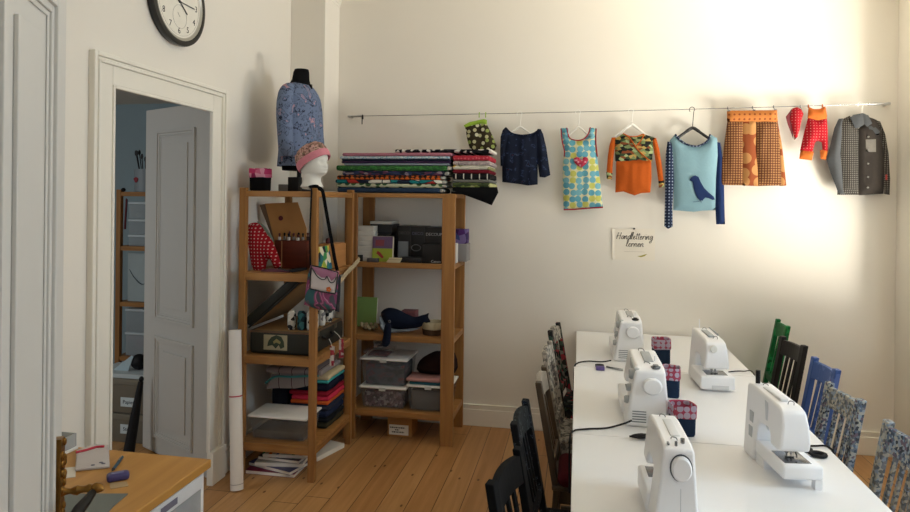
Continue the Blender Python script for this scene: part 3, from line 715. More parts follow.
# orange top
M_orange = cloth('B0531C')
M_camo = cells('dino_print', ['23261F', '6F7E52', '98A676', '1B1C1A', 'A88E50', '3A4A30', '7A4326'], 34, stretch=(1, 1.6, 1))
hanger(.375, 2.35, 2.272, .115, 'white wooden hanger inside the orange top', M_hangw, .008)
t = garment('child_top', 'child\'s orange top with a crossed green print yoke', 'top', .40, 2.26)
puff([(0.268,2.014),(0.513,2.019),(0.516,1.889),(0.509,1.784),(0.445,1.779),(0.400,1.762),(0.353,1.778),(0.322,1.790),(0.265,1.782),(0.267,1.887)], GY, .026, crease=.012, seed=9).build('body', M_orange, t, smooth=True)
puff([(0.260,2.173),(0.313,2.205),(0.358,2.187),(0.410,2.183),(0.456,2.204),(0.521,2.182),(0.526,2.098),(0.519,2.006),(0.422,2.014),(0.340,2.006),(0.262,2.006),(0.257,2.099)], GY - .002, .026, crease=.004, seed=10).build('yoke', M_camo, t, smooth=True)
puff([(0.235,2.180),(0.264,2.180),(0.257,2.099),(0.247,2.014),(0.242,1.913),(0.201,1.921),(0.208,2.036),(0.219,2.120)], GY - .001, .022, seed=11).build('sleeve', M_orange, t, smooth=True)
puff([(0.517,2.182),(0.545,2.174),(0.566,2.098),(0.584,1.994),(0.601,1.864),(0.565,1.855),(0.548,1.973),(0.530,2.077)], GY - .001, .022, seed=12).build('sleeve', M_orange, t, smooth=True)
puff([(0.199,1.930),(0.244,1.921),(0.241,1.875),(0.204,1.879)], GY - .004, .022, step=.01, seed=13).build('cuff', M_camo, t, smooth=True)
puff([(0.563,1.868),(0.601,1.872),(0.605,1.826),(0.567,1.818)], GY - .004, .022, step=.01, seed=14).build('cuff', M_camo, t, smooth=True)
b = MB(); trimline(b, [(0.311,2.205),(0.347,2.184),(0.380,2.142),(0.427,2.075),(0.503,2.006)], GY - .031, .006); b.build('neck_binding', M_orange, t, smooth=True)
trimline(MB(), [(0.315,2.205),(0.355,2.186),(0.406,2.183),(0.456,2.199),(0.433,2.148),(0.393,2.104)], GY - .030, .005).build('neck_binding', M_orange, t, smooth=True)

# blue bird sweater
M_ltblue = cloth('7C9DA8', .06)
M_dnavy = dots('navy_dots', '202A42', '8C98AC', 44, .22)
M_navyp = cloth('1E2F58')
hanger(.795, 2.37, 2.245, .125, 'black plastic hanger inside the light blue sweater', plain('1F1F20', .4), .010)
t = garment('sweater', 'light blue sweater with a dark bird and two different navy sleeves', 'sweater', .81, 2.24)
B_out = [(0.638,2.156),(0.677,2.202),(0.712,2.164),(0.762,2.127),(0.821,2.114),(0.880,2.138),(0.910,2.200),(0.958,2.169),(0.963,2.056),(0.953,1.891),(0.951,1.664),(0.865,1.659),(0.806,1.650),(0.667,1.660),(0.669,1.848),(0.655,2.014)]
puff(B_out, GY, .026, crease=.003, cfreq=(14, 3), seed=15).build('body', M_ltblue, t, smooth=True)
puff([(0.622,2.148),(0.654,2.144),(0.667,2.035),(0.669,1.848),(0.661,1.681),(0.665,1.543),(0.633,1.526),(0.607,1.546),(0.609,1.722),(0.609,1.910),(0.611,2.056)], GY - .004, .024, crease=.008, seed=16).build('sleeve', M_dnavy, t, smooth=True)['label'] = 'navy sleeve with small pale dots'
puff([(0.954,2.146),(0.981,2.138),(0.998,2.014),(1.008,1.809),(1.017,1.566),(0.958,1.565),(0.951,1.685),(0.953,1.891),(0.959,2.035)], GY + .002, .024, crease=.008, seed=17).build('sleeve', M_navyp, t, smooth=True)['label'] = 'plain navy sleeve'
trimline(MB(), [(0.673,2.199),(0.701,2.161),(0.747,2.128),(0.816,2.113),(0.870,2.134),(0.897,2.164),(0.907,2.197)], GY - .018, .009).build('neckband', M_dnavy, t, smooth=True)
puff([(0.770,1.872),(0.786,1.897),(0.809,1.908),(0.831,1.895),(0.847,1.859),(0.871,1.818),(0.899,1.789),(0.934,1.759),(0.942,1.738),(0.926,1.736),(0.899,1.748),(0.879,1.752),(0.860,1.733),(0.845,1.731),(0.825,1.747),(0.809,1.782),(0.800,1.817),(0.792,1.862)], GY - .0285, .004, step=.010, crease=0, soft=.006).build('bird_motif', M_navyp, t, smooth=True)
b = MB()
for seg in ([(0.852,1.735),(0.833,1.723),(0.794,1.720)], [(0.864,1.735),(0.845,1.721),(0.853,1.715)]): b.tube([(p[0], GY - .0325, p[1]) for p in seg], .0016, 5)
b.build('bird_legs', M_navyp, t)

# skirt
M_sk1 = dots('brown_houndstooth', '5A3624', '9A7048', 58, .33, .0)
M_sk2 = dots('rust_medallions', '864628', 'AC7C4C', 11, .42, .7)
M_sk3 = dots('orange_dots', 'B4703A', '7E4224', 30, .22)
t = garment('panel_skirt', 'rust and brown panelled skirt clipped to the wire by its waistband', 'skirt', 1.2, 2.38)
puff([(1.025,2.294),(1.129,2.289),(1.138,1.840),(0.979,1.841),(0.991,2.002),(1.008,2.156)], GY, .024, crease=.01, seed=18).build('panel', M_sk1, t, smooth=True)['label'] = 'brown houndstooth panel on the left'
puff([(1.126,2.289),(1.211,2.288),(1.231,1.835),(1.127,1.838)], GY - .004, .022, crease=.012, seed=19).build('panel', M_sk2, t, smooth=True)['label'] = 'rust panel with medallions in the middle'
puff([(1.201,2.288),(1.350,2.286),(1.373,2.097),(1.383,1.840),(1.224,1.835)], GY - .001, .024, crease=.012, seed=20).build('panel', M_sk1, t, smooth=True)['label'] = 'brown houndstooth panel on the right'
puff([(1.339,2.286),(1.353,2.286),(1.387,2.097),(1.415,1.840),(1.372,1.836),(1.363,2.078)], GY + .001, .02, crease=.006, seed=21).build('panel', M_sk2, t, smooth=True)['label'] = 'narrow rust panel at the side'
puff([(1.020,2.363),(1.347,2.362),(1.353,2.282),(1.197,2.282),(1.021,2.288)], GY - .004, .024, crease=.004, seed=22).build('waistband', M_sk3, t, smooth=True)
for px_ in [(1.027,2.374),(1.191,2.376),(1.328,2.377)]:
    tt = thing('skirt_clip', 'small metal clip holding the skirt to the wire', 'clip', (px_[0], WY, 2.38), 0, 'clips on the skirt')
    x = px_[0]
    MB().tube(catmull([(x, WY + .005, zz(x) - .006), (x, WY + .004, zz(x) + .006), (x, WY - .006, zz(x) + .007), (x, WY - .010, zz(x) - .008), (x, WY - .040, zz(x) - .025)], 5), .003, 8).build('loop', M_steel, tt, smooth=True)
    MB().cyl((x - .008, GY - .032, zz(x) - .024), (x + .008, GY - .032, zz(x) - .024), .005).build('jaw', M_steel, tt, smooth=True)

# little red hat and red baby trousers
M_rdot = dots('red_dots', '9A1420', 'C88C84', 52, .14)
M_ora2 = cloth('B8622A')
t = garment('baby_hat', 'small red pointed baby hat with pale dots on the wire', 'hat', 1.5, 2.38)
puff([(1.444,2.372),(1.475,2.381),(1.503,2.367),(1.516,2.333),(1.504,2.285),(1.494,2.228),(1.481,2.176),(1.460,2.153),(1.453,2.200),(1.445,2.248),(1.431,2.304)], GY - .004, .03, crease=.006, seed=23).build('crown', M_rdot, t, smooth=True)
puff([(1.444,2.372),(1.427,2.346),(1.406,2.316),(1.417,2.267),(1.439,2.210),(1.457,2.157),(1.452,2.229),(1.445,2.285)], GY + .004, .015, crease=.004, seed=24, step=.01).build('lining', cloth('7A3A40'), t, smooth=True)
t = garment('baby_trousers', 'red dotted baby trousers with orange waistband and cuffs', 'trousers', 1.62, 2.38)
puff([(1.546,2.307),(1.605,2.291),(1.666,2.309),(1.673,2.227),(1.676,2.081),(1.641,2.077),(1.634,2.137),(1.610,2.149),(1.592,2.137),(1.579,2.074),(1.499,2.081),(1.516,2.172),(1.532,2.247)], GY, .032, crease=.008, seed=25).build('legs', M_rdot, t, smooth=True)
puff([(1.548,2.382),(1.580,2.366),(1.618,2.366),(1.655,2.384),(1.666,2.320),(1.663,2.298),(1.608,2.287),(1.542,2.307)], GY - .004, .032, crease=.005, seed=26).build('waistband', M_ora2, t, smooth=True)
puff([(1.501,2.085),(1.586,2.074),(1.573,2.014),(1.493,2.025)], GY - .002, .026, step=.012, seed=27).build('cuff', M_ora2, t, smooth=True)
puff([(1.624,2.085),(1.676,2.085),(1.666,2.017),(1.628,2.025)], GY - .002, .026, step=.012, seed=28).build('cuff', M_ora2, t, smooth=True)
for px_ in [(1.552,2.389),(1.641,2.392)]:
    x = px_[0]; tt = thing('trouser_clip', 'small orange clip holding the red baby trousers to the wire', 'clip', (x, WY, 2.38), 0, 'clips on the red baby trousers')
    MB().tube(catmull([(x, WY + .006, zz(x) - .012), (x, WY, zz(x) + .008), (x, WY - .008, zz(x) - .006), (x, WY - .035, zz(x) - .03)], 5), .0035, 8).build('wire_loop', M_ora2, tt, smooth=True)
x = 1.50; tt = thing('hat_clip', 'tiny metal clip holding the red hat to the wire', 'clip', (x, WY, 2.38))
MB().tube(catmull([(x, WY + .006, zz(x) - .012), (x, WY, zz(x) + .007), (x, WY - .008, zz(x) - .006), (x, WY - .03, zz(x) - .03)], 5), .0025, 8).build('loop', M_steel, tt, smooth=True)

# grey patchwork shirt
M_gsh = cloth('3C3733'); M_gsl = cloth('4E5052'); M_gpat = dots('grey_zigzag', '332F2C', '75726B', 78, .3)
hanger(1.885, 2.37, 2.275, .115, 'white plastic hanger inside the grey shirt', M_hangw)
t = garment('shirt', 'grey long-sleeved shirt in mixed fabrics at the right end of the wire', 'shirt', 1.9, 2.27)
puff([(1.735,2.282),(1.810,2.318),(1.841,2.259),(1.867,2.225),(1.872,1.780),(1.737,1.779),(1.739,1.947),(1.727,2.133)], GY, .03, crease=.010, seed=29).build('front_panel', M_gpat, t, smooth=True)['label'] = 'zigzag patterned front panel'
puff([(1.858,2.221),(1.892,2.262),(1.915,2.313),(1.976,2.287),(2.003,2.242),(2.021,2.095),(2.029,1.947),(2.021,1.789),(1.872,1.778)], GY - .001, .03, crease=.010, seed=30).build('front_panel', M_gsh, t, smooth=True)['label'] = 'plain dark grey front panel'
puff([(1.739,2.297),(1.766,2.300),(1.764,2.189),(1.755,2.058),(1.773,1.928),(1.785,1.783),(1.744,1.786),(1.691,1.928),(1.663,2.021),(1.689,2.133),(1.712,2.236)], GY - .006, .034, crease=.014, seed=31).build('sleeve', M_gsl, t, smooth=True)
puff([(1.965,2.287),(1.996,2.276),(2.027,2.187),(2.048,2.058),(2.060,1.892),(2.058,1.782),(2.021,1.789),(2.023,1.947),(2.014,2.095),(1.997,2.205)], GY - .006, .034, crease=.012, seed=32).build('sleeve', M_gpat, t, smooth=True)['label'] = 'zigzag patterned sleeve'
puff([(1.799,2.301),(1.816,2.319),(1.876,2.330),(1.884,2.252),(1.851,2.230),(1.830,2.227)], GY - .036, .014, step=.012, seed=33).build('collar', M_gsl, t, smooth=True)
puff([(1.876,2.330),(1.910,2.315),(1.934,2.259),(1.904,2.237),(1.881,2.260)], GY - .036, .014, step=.012, seed=34).build('collar', M_gsl, t, smooth=True)
puff([(1.914,2.240),(1.947,2.250),(1.987,2.206),(1.978,2.177),(1.931,2.203)], GY - .024, .01, step=.012, seed=35).build('shoulder_patch', M_gsl, t, smooth=True)
puff([(1.898,2.153),(1.961,2.155),(1.962,2.069),(1.901,2.069)], GY - .0285, .008, step=.012, seed=36).build('pocket', cloth('7B7770'), t, smooth=True)
b = MB()
for z in (2.17, 2.08, 1.99, 1.90, 1.83): b.cyl((1.913, GY - .038, z), (1.913, GY - .030, z), .006, n=10)
b.build('button_placket', plain('77746E', .4), t, smooth=True)
sl = [(2.021,1.917),(2.022,1.881)]
MB().box(sl[0][0] - .003, sl[0][0] + .004, GY - .046, GY - .036, sl[1][1], sl[0][1]).build('side_label', plain('B23A38', .7), t)

# hand-lettered paper notice
P0 = [(0.251,1.517),(0.552,1.523),(0.555,1.289),(0.253,1.291)]
t = thing('paper_notice', 'white paper with black brush lettering pinned below the orange top', 'notice', (.4, YB, 1.4))
PS = MB()
rr = []
for k in range(15):
    s = (k / 14) ** 2.2; lift = .007 * max(0, 1 - s * .307 / .02) ** 2
    a_ = [P0[0][0] + (P0[1][0] - P0[0][0]) * s, P0[0][1] + (P0[1][1] - P0[0][1]) * s]; b_ = [P0[3][0] + (P0[2][0] - P0[3][0]) * s, P0[3][1] + (P0[2][1] - P0[3][1]) * s]
    rr.append([(a_[0], 4.9477 - lift, a_[1]), (b_[0], 4.9477 - lift, b_[1]), (b_[0], 4.9485 - lift, b_[1]), (a_[0], 4.9485 - lift, a_[1])])
PS.rings(rr).build('sheet', plain('E9E2D4', .9, .1, var=.01), t)

G = {'H': (1.25, [[(.1, 0), (.35, 1.9)], [(.85, 0), (.95, 1.0), (1.1, 1.9)], [(-.05, .8), (.5, 1.0), (1.1, .95)]]),
     'a': (.8, [[(.62, .85), (.3, 1.0), (.05, .5), (.2, .02), (.5, .4), (.65, .95), (.6, .2), (.82, .1)]]),
     'n': (.85, [[(0, .9), (.08, 0)], [(.08, .3), (.35, 1.0), (.55, .8), (.52, .1), (.85, .15)]]),
     'd': (.8, [[(.55, .85), (.25, 1.0), (.02, .45), (.2, .02), (.5, .4), (.75, 2.0), (.58, .2), (.8, .1)]]),
     'l': (.5, [[(0, .15), (.35, 1.4), (.3, 2.05), (.12, 1.7), (.15, .2), (.5, .12)]]),
     'e': (.66, [[(-.02, .35), (.34, .55), (.36, .95), (.14, .85), (.08, .3), (.3, .0), (.64, .3)]]),
     't': (.5, [[(.28, 1.8), (.15, .2), (.5, .12)], [(-.08, 1.25), (.55, 1.35)]]),
     'r': (.6, [[(.05, .95), (.1, 0)], [(.1, .3), (.3, .95), (.55, .9)]]),
     'i': (.35, [[(.1, .95), (.12, .1), (.35, .15)], [(.13, 1.35), (.16, 1.42)]]),
     'g': (.8, [[(.6, .85), (.3, 1.0), (.05, .5), (.2, .05), (.5, .4), (.65, .95), (.55, -.6), (.2, -.95), (.1, -.6), (.8, .1)]])}
def letter(txt, x, z, xh, wide):
    b = MB()
    for ch in txt:
        adv, strokes = G[ch]
        for s in strokes:
            pts = catmull([(x + (p[0] + p[1] * .16) * wide, 4.947, z + p[1] * xh) for p in s], 5)
            b.tube(pts, [.0012 + .0010 * (abs((pts[min(i + 1, len(pts) - 1)] - pts[max(i - 1, 0)]).normalized().z)) for i in range(len(pts))], 6)
        x += adv * wide
    return b
L1, L2 = [(0.278,1.442),(0.348,1.388)]
letter('Handlettering', L1[0], L1[1], .026, .0285).build('lettering', plain('26231F', .8), t, smooth=True)
letter('lernen', L2[0], L2[1], .026, .031).build('lettering', plain('26231F', .8), t, smooth=True)
u = [(0.337,1.352),(0.482,1.352)]
MB().tube([(p[0], 4.947, p[1]) for p in u], .0009, 5).build('underline', plain('B8B0A2', .8), t)
u = [(0.430,1.320),(0.456,1.313),(0.481,1.321),(0.501,1.338),(0.480,1.333),(0.455,1.324)]
MB().prism(u, 4.946, 4.9475).build('pencil_motif', plain('A39A4C', .8), t)
pn = [(0.405,1.520)][0]
MB().ell((pn[0], 4.942, pn[1]), .007, .006, .007, 12, 8).build('pin', M_black, t, smooth=True)
# ================================================================== the two pine shelf units
def shelf(label, x0, x1, y0, y1, tops, thick, pw, pd, ztop):
    t = thing('shelf_unit', label, 'shelf', ((x0 + x1) / 2, (y0 + y1) / 2, 0))
    for x in (x0, x1 - pw):
        for y in (y0, y1 - pd): ibox(x, x + pw, y, y + pd, 0, ztop).build('post', M_pine, t, bev=.003)
    for z, th in zip(tops, thick):
        b = MB().box(x0 + .004, x1 - .004, y0 + pd + .001, y1 - pd - .001, z - .02, z)
        b.box(x0 + pw, x1 - pw, y0 + .004, y0 + pd - .002, z - th, z).box(x0 + pw, x1 - pw, y1 - pd + .002, y1 - .004, z - th, z)
        b.build('shelf_board', M_pinex, t, bev=.002)
        MB().box(x0 + .004, x0 + .024, y0 + pd, y1 - pd, z - th, z - .021).build('side_rail', M_piney, t, bev=.002)
        MB().box(x1 - .024, x1 - .004, y0 + pd, y1 - pd, z - th, z - .021).build('side_rail', M_piney, t, bev=.002)
    return t
shelf('tall pine shelf along the left wall with the suitcase and shoulder bag', -2.05, -1.543, 3.725, 4.40, (1.757, 1.254, .745, .21), (.035, .047, .05, .05), .043, .038, 1.777)
shelf('tall pine shelf against the back wall with the plush whale and clear boxes', -1.64, -.836, 4.47, 4.90, (1.757, 1.265, .75, .214), (.03, .036, .04, .042), .092, .03, 1.757)
TA, TB = 1.757, 1.757
A1, A2, A3 = 1.254, .745, .21
B1, B2, B3 = 1.265, .75, .214

def fb(P, y, d, zb=None, r=.003, M=None):
    xs = sorted((P[0][0], P[1][0])); zt = max(P[0][1], P[1][1]); z0 = min(P[0][1], P[1][1]) if zb is None else zb
    return rbox(xs[0], xs[1], y, y + d, z0, zt, r, 2, M)
def solo(mb, name, label, cat, m, group=None, smooth=True, **k): return tag(mb.build(name, m, smooth=smooth, **k), label, cat, group)

# ------------------------------------------------------------------ folded fabrics on top
def bolt(x0, x1, y0, y1, z, th, label, m, seed, selv=None, cat='folded fabric'):
    b = rbox(x0, x1, y0, y1, z, z + th * .96, min(th * .46, .012), 3)
    bmesh.ops.bisect_plane  # (kept simple: the folds are modelled by noise on the cut mesh)
    for k in range(1, 10):
        xx = x0 + (x1 - x0) * k / 10
        g = b.bm.verts[:] + b.bm.edges[:] + b.bm.faces[:]
        bmesh.ops.bisect_plane(b.bm, geom=g, plane_co=(xx, 0, 0), plane_no=(1, 0, 0))
    for v in b.bm.verts:
        n = noise.noise_vector(Vector((v.co.x * 7, v.co.y * 5, seed * 3.7)))
        v.co.y += n.x * .008; v.co.z += n.z * .0012
    o = b.build('folded_fabric', m, smooth=True); tag(o, label, cat, 'folded fabrics on the shelf top')
    if selv:
        s = rbox(x1 - .004, x1 + .032, y0 + .01, y0 + .2, z + th * .1, z + th * .8, th * .3, 2)
        s.subdiv(2).noisy(.006, 70, seed).build('selvedge', selv, o, smooth=True, world=False)
    return o
U = .00694
def dotp(n, b, d, s=24, r=.3, **k): return dots(n, b, d, s, r, .4, **k)
M_selv = plain('A9AAA4', .9, .1)
left = [  # px thickness, left end, right end (px), material, words
    (40, 54, 410, cloth('2A3A50'), 'plain dark blue folded fabric, bottom of the left stack', 1),
    (32, 44, 430, dotp('cream_green_dots', 'B9BBA0', '2F4A2C', 17, .36), 'cream folded fabric with dark green dots, second from the stack bottom', 1),
    (31, 34, 425, cells('teal_red_white', ['1A2436', '1F7C80', '2A8A8C', 'B43A34', 'D8D4C8', '1A2436'], 13, border='1A2436', bw=.05, stretch=(1, 1.9, 1)), 'folded fabric with teal, red and white shapes on navy', 1),
    (34, 52, 415, dots('orange_on_black', '1E1A18', 'D0652A', 27, .42, .15), 'black folded fabric with orange round motifs', 1),
    (38, 100, 450, cells('navy_mixed', ['22283C', '343C58', '5E3A50', '20242F', '8A7C86', '2B3450'], 34, stretch=(1, 2, 1)), 'dark navy folded fabric with small pink and white print', 1),
    (44, 42, 470, blots('green_print', [(0, '2E5A30'), (.5, '3F7A3C'), (.6, '24452A'), (.68, '5C9450')], 26, stretch=(1, 2, 1)), 'bright green printed folded fabric in the middle of the left stack', 1),
    (15, 118, 490, cloth('8C96A2'), 'thin light grey folded fabric above the green one', 0),
    (20, 90, 500, cloth('3A2A46'), 'dark purple folded fabric between grey and navy layers', 0),
    (15, 95, 495, cloth('1E2434'), 'thin near-black navy folded fabric below the white and blue one', 0),
    (23, 75, 490, blots('white_blue', [(0, 'C2CBD0'), (.5, '7FA3B4'), (.58, 'C9D0D2'), (.66, '56788C')], 30, stretch=(1, 2, 1)), 'white folded fabric with pale blue print, second from the top', 0),
    (27, 100, 510, cloth('A86E7C'), 'dusty pink folded fabric on top of the left stack', 0)]
z = TB + .006
for i, (h, l, r_, m, lab, sv) in enumerate(left):
    th = h / 8.53 * U * 1.085
    bolt(-1.70 + (330 + l / 8.53 - 337) * U, -.9 + (390 + r_ / 8.53 - 445) * .0071, 4.478, 4.87, z, th, lab, m, i, M_selv if sv else None); z += th
M_bw = cells('black_white_print', ['15151A', 'D6D2C8', '1A1A1E', '2A2A30', 'C8C4BC', '101014'], 42, stretch=(1, .9, 1))
zl = z
right = [
    (26, 40, 420, cloth('2A3A2A'), 'dark green folded fabric just above the draped black cloth'),
    (34, 45, 418, cells('green_lime_print', ['39442A', '7E8A4A', '2A3322', 'B0AE7A', '4E5A34'], 30, stretch=(1, 1.6, 1)), 'olive and lime printed folded fabric low in the right stack'),
    (20, 60, 415, cloth('6E6E6A'), 'plain mid-grey folded fabric in the right stack'),
    (40, 90, 412, bands('black_white_posts', [(0, '131316'), (.72, 'C9C5BB'), (.86, '131316')], .055, 'x'), 'black folded fabric with upright white marks'),
    (25, 75, 408, cloth('6A1A26'), 'dark wine red folded fabric in the right stack'),
    (28, 110, 405, cells('white_yellow_floral', ['C9C4B4', 'D6D2C4', 'C8A034', 'BDB8A8', '8A8A62', 'D2CCBC'], 24), 'white folded fabric with yellow flowers'),
    (30, 90, 412, blots('grey_pink', [(0, '9A8C8C'), (.5, 'B0A2A0'), (.62, '7A6A70')], 30), 'greyish pink folded fabric below the red one'),
    (35, 75, 408, dotp('red_small_dots', 'A8303E', 'C8606A', 40, .25), 'bright red dotted folded fabric near the top of the right stack')]
z = TB + .018
for i, (h, l, r_, m, lab) in enumerate(right):
    th = h / 7.314 * .0071 * 1.085
    bolt(-.862, -.944 + (440 + r_ / 7.314 - 447) * .00704, 4.485, 4.86, z, th, lab, m, 20 + i); z += th
P = [(-0.930,1.803),(-0.545,1.806),(-0.537,1.769),(-0.582,1.681),(-0.658,1.710),(-0.726,1.734),(-0.779,1.752),(-0.832,1.766)]
solo(puff([(max(p[0], -.865), p[1]) for p in P], 4.478, .012, seed=50), 'draped_cloth', 'black cloth hanging over the shelf end below the right stack', 'cloth', M_softblack)
solo(rbox(-.87, -.60, 4.482, 4.86, TB + .001, TB + .016, .006), 'folded_fabric', 'plain black folded fabric, bottom of the right stack', 'folded fabric', M_softblack, 'folded fabrics on the shelf top')
bolt(-1.29, -.59, 4.52, 4.84, max(z, zl) + .002, .026, 'black and white patterned folded fabric lying across both stacks', M_bw, 40)

# ------------------------------------------------------------------ things on the top of the left-hand shelf
M_pinkzig = cells('pink_zigzag', ['B83A68', 'D89AB0', '8E2A54', 'C86A8C'], 34, rnd=.4)
pot(-2.0, 3.90, TA + .002, .058, .142, 'black fabric pot with pink zigzag cuff on the shelf top beside the dress form', M_pinkzig, M_softblack, group=None)
solo(fb([(-1.832,1.850),(-1.760,1.768)], 3.94, .06, TA), 'small_box', 'small black box standing behind the white mannequin head', 'box', M_black)
solo(fb([(-1.897,1.803),(-1.830,1.768)], 3.94, .05, TA), 'small_tin', 'low grey tin beside the small black box on the shelf top', 'tin', plain('6C6A66', .5))
# dress form and the blouse it wears
DX, DY, DA = -1.845, 4.14, R(80)
Mf = Matrix.Translation((DX, DY, 0)) @ Matrix.Rotation(DA, 4, 'Z')      # local -y is the front
def el(z, a, b_, n=36, cy=0, fr=1., M=Mf):
    return [M @ Vector((a * math.cos(q), cy + b_ * math.sin(q) * (fr if math.sin(q) < 0 else 1), z)) for q in [2 * PI * k / n for k in range(n)]]
t = thing('dress_form', 'black dress form on a stand wearing the blue floral blouse', 'dress form', (DX, DY, TA))
MB().rings([el(1.90, .13, .10), el(2.05, .145, .105), el(2.2, .13, .095), el(2.34, .15, .11, fr=1.1), el(2.42, .145, .095), el(2.455, .10, .078), el(2.48, .070, .070), el(2.51, .056, .058, cy=-.006), el(2.56, .052, .052, cy=-.010), el(2.578, .046, .046, cy=-.012), el(2.582, .02, .02, cy=-.014)]).build('torso', M_softblack, t, smooth=True)
MB().cyl((DX, DY, TA + .02), (DX, DY, 1.91), .014).build('pole', M_black, t, smooth=True)
MB().lathe([(.001, TA + .001), (.10, TA + .001), (.10, TA + .012), (.03, TA + .022), (.001, TA + .024)], (DX, DY, 0)).build('base', M_black, t, smooth=True)
M_blo = blots('cherry_branches', [(0, '64728E'), (.38, '2C3246'), (.395, '6A7894'), (.535, '262C3E'), (.56, '64728E'), (.63, 'B08A94'), (.665, '6C7A96'), (.74, '3A425A')], 17, 'xyz', 4, .4)
t = thing('floral_blouse', 'blue-grey blouse with cherry branch print worn by the dress form', 'blouse', (DX, DY, 1.92))
b = MB().rings([el(1.925, .178, .128), el(1.99, .172, .124), el(2.1, .162, .117), el(2.2, .158, .114), el(2.32, .168, .128, fr=1.1), el(2.40, .172, .116), el(2.445, .140, .094), el(2.47, .088, .074), el(2.482, .066, .062)], cap=False)
for v in b.bm.verts:
    if v.co.z < 2.35:
        q = math.atan2(v.co.y - DY, v.co.x - DX); k = (2.35 - v.co.z) / .43; s_ = 1 + .035 * k * math.sin(q * 9 + 1)
        v.co.x = DX + (v.co.x - DX) * s_; v.co.y = DY + (v.co.y - DY) * s_
b.build('body', M_blo, t, smooth=True, sub=1)
for s in (-1, 1):
    pts = [Mf @ Vector(p) for p in ((s * .105, 0, 2.435), (s * .145, 0, 2.41), (s * .170, -.005, 2.345), (s * .182, -.01, 2.22), (s * .186, -.02, 2.10), (s * .185, -.025, 2.03), (s * .184, -.026, 2.005))]
    sl = MB().tube(catmull(pts, 4), [.040 + .012 * min(1, i / 6) - .004 * max(0, (i - 14) / 10) for i in range(25)], 18)
    for v in sl.bm.verts:
        if v.co.z < 2.36: v.co += noise.noise_vector(Vector((v.co.x * 30, v.co.y * 30, v.co.z * 5))) * .007
    sl.build('sleeve', M_blo, t, smooth=True)
    MB().tube([Mf @ Vector((s * .184, -.026, 2.012)), Mf @ Vector((s * .183, -.027, 1.985))], .047, 18).build('cuff', M_blo, t, smooth=True)
MB().tube([Mf @ Vector((.066 * math.cos(q), .062 * math.sin(q) * 1.0, 2.483 + .004 * math.cos(q))) for q in [2 * PI * k / 24 for k in range(25)]], .005, 8, cap=False).build('collar_band', M_blo, t, smooth=True)
MB().prism([(-.006, 2.475), (.006, 2.475), (.009, 2.44), (.006, 2.405), (-.002, 2.40), (-.008, 2.44)], -.04, .02, 'xz', Mf @ Matrix.Translation((0, -.052, 0))).build('keyhole_slit', M_softblack, t)

# white mannequin head with pink hat
HX, HY, HZ = -1.612, 3.83, 1.778
Mh = Matrix.Translation((HX, HY, HZ)) @ Matrix.Rotation(R(-16), 4, 'Z')   # local +x is the face
hp = [(0, .062, -.088, .074), (.012, .058, -.082, .068), (.035, .042, -.068, .052), (.06, .040, -.066, .050), (.078, .052, -.070, .052), (.088, .090, -.076, .050), (.098, .097, -.082, .056), (.108, .094, -.086, .060), (.116, .099, -.088, .062), (.124, .094, -.091, .065), (.132, .094, -.094, .067), (.142, .093, -.097, .069), (.155, .088, -.099, .071), (.168, .091, -.100, .072), (.18, .096, -.099, .073), (.20, .094, -.096, .071), (.22, .082, -.086, .063), (.238, .058, -.066, .048), (.25, .030, -.038, .028), (.255, .006, -.012, .008)]
rr = []
for z, f, bk, w_ in hp:
    ring = []
    for k in range(48):
        q = 2 * PI * k / 48; c_, s_ = math.cos(q), math.sin(q); qq = (q + PI) % (2 * PI) - PI
        x = (f if c_ > 0 else -bk) * c_; y = w_ * math.copysign(abs(s_) ** .9, s_)
        nose = .024 * math.exp(-(qq / .17) ** 2) * max(0, 1 - abs(z - .134) / .026) if z < .136 else .024 * math.exp(-(qq / .15) ** 2) * max(0, 1 - (z - .134) / .05)
        eye = -.009 * math.exp(-((abs(qq) - .42) / .17) ** 2) * math.exp(-((z - .158) / .011) ** 2)
        lip = .006 * math.exp(-(qq / .3) ** 2) * (math.exp(-((z - .116) / .005) ** 2) + math.exp(-((z - .105) / .004) ** 2))
        x += nose + eye + lip
        ring.append(Mh @ Vector((x, y, z)))
    rr.append(ring)
t = thing('mannequin_head', 'white mannequin head in profile on the shelf corner post', 'mannequin head', (HX, HY, HZ))
MB().rings(rr).build('head', plain('D8D6CE', .55, .3, var=.01), t, smooth=True, sub=1)
M_pink = cloth('C8808C'); M_peach = cells('dotted_knit', ['8E6A60', 'B08A80', '6A5048', 'C09A90', '7A6A58'], 90, 'xyz')
t = thing('knit_hat', 'patterned cap with a wide pink band on the white mannequin head', 'hat', (HX, HY, HZ + .2))
Mt = Mh @ Matrix.Translation((-.004, 0, .176)) @ Matrix.Rotation(R(-30), 4, 'Y')
prof = []
er = lambda z, a, b_: [Mt @ Vector((1.06 * a * math.cos(q), b_ * math.sin(q), z)) for q in [2 * PI * k / 36 for k in range(36)]]
MB().rings([er(-.005, .106, .082), er(.03, .108, .085), er(.06, .100, .078), er(.085, .075, .06), (er(.098, .04, .034)), er(.102, .008, .008)]).noisy(.003, 40, 2).build('crown', M_peach, t, smooth=True)
MB().rings([er(-.032, .105, .080), er(-.030, .110, .086), er(-.005, .113, .088), er(.012, .112, .087), er(.016, .107, .082)], cap=False).noisy(.003, 25, 4).build('band', M_pink, t, smooth=True)

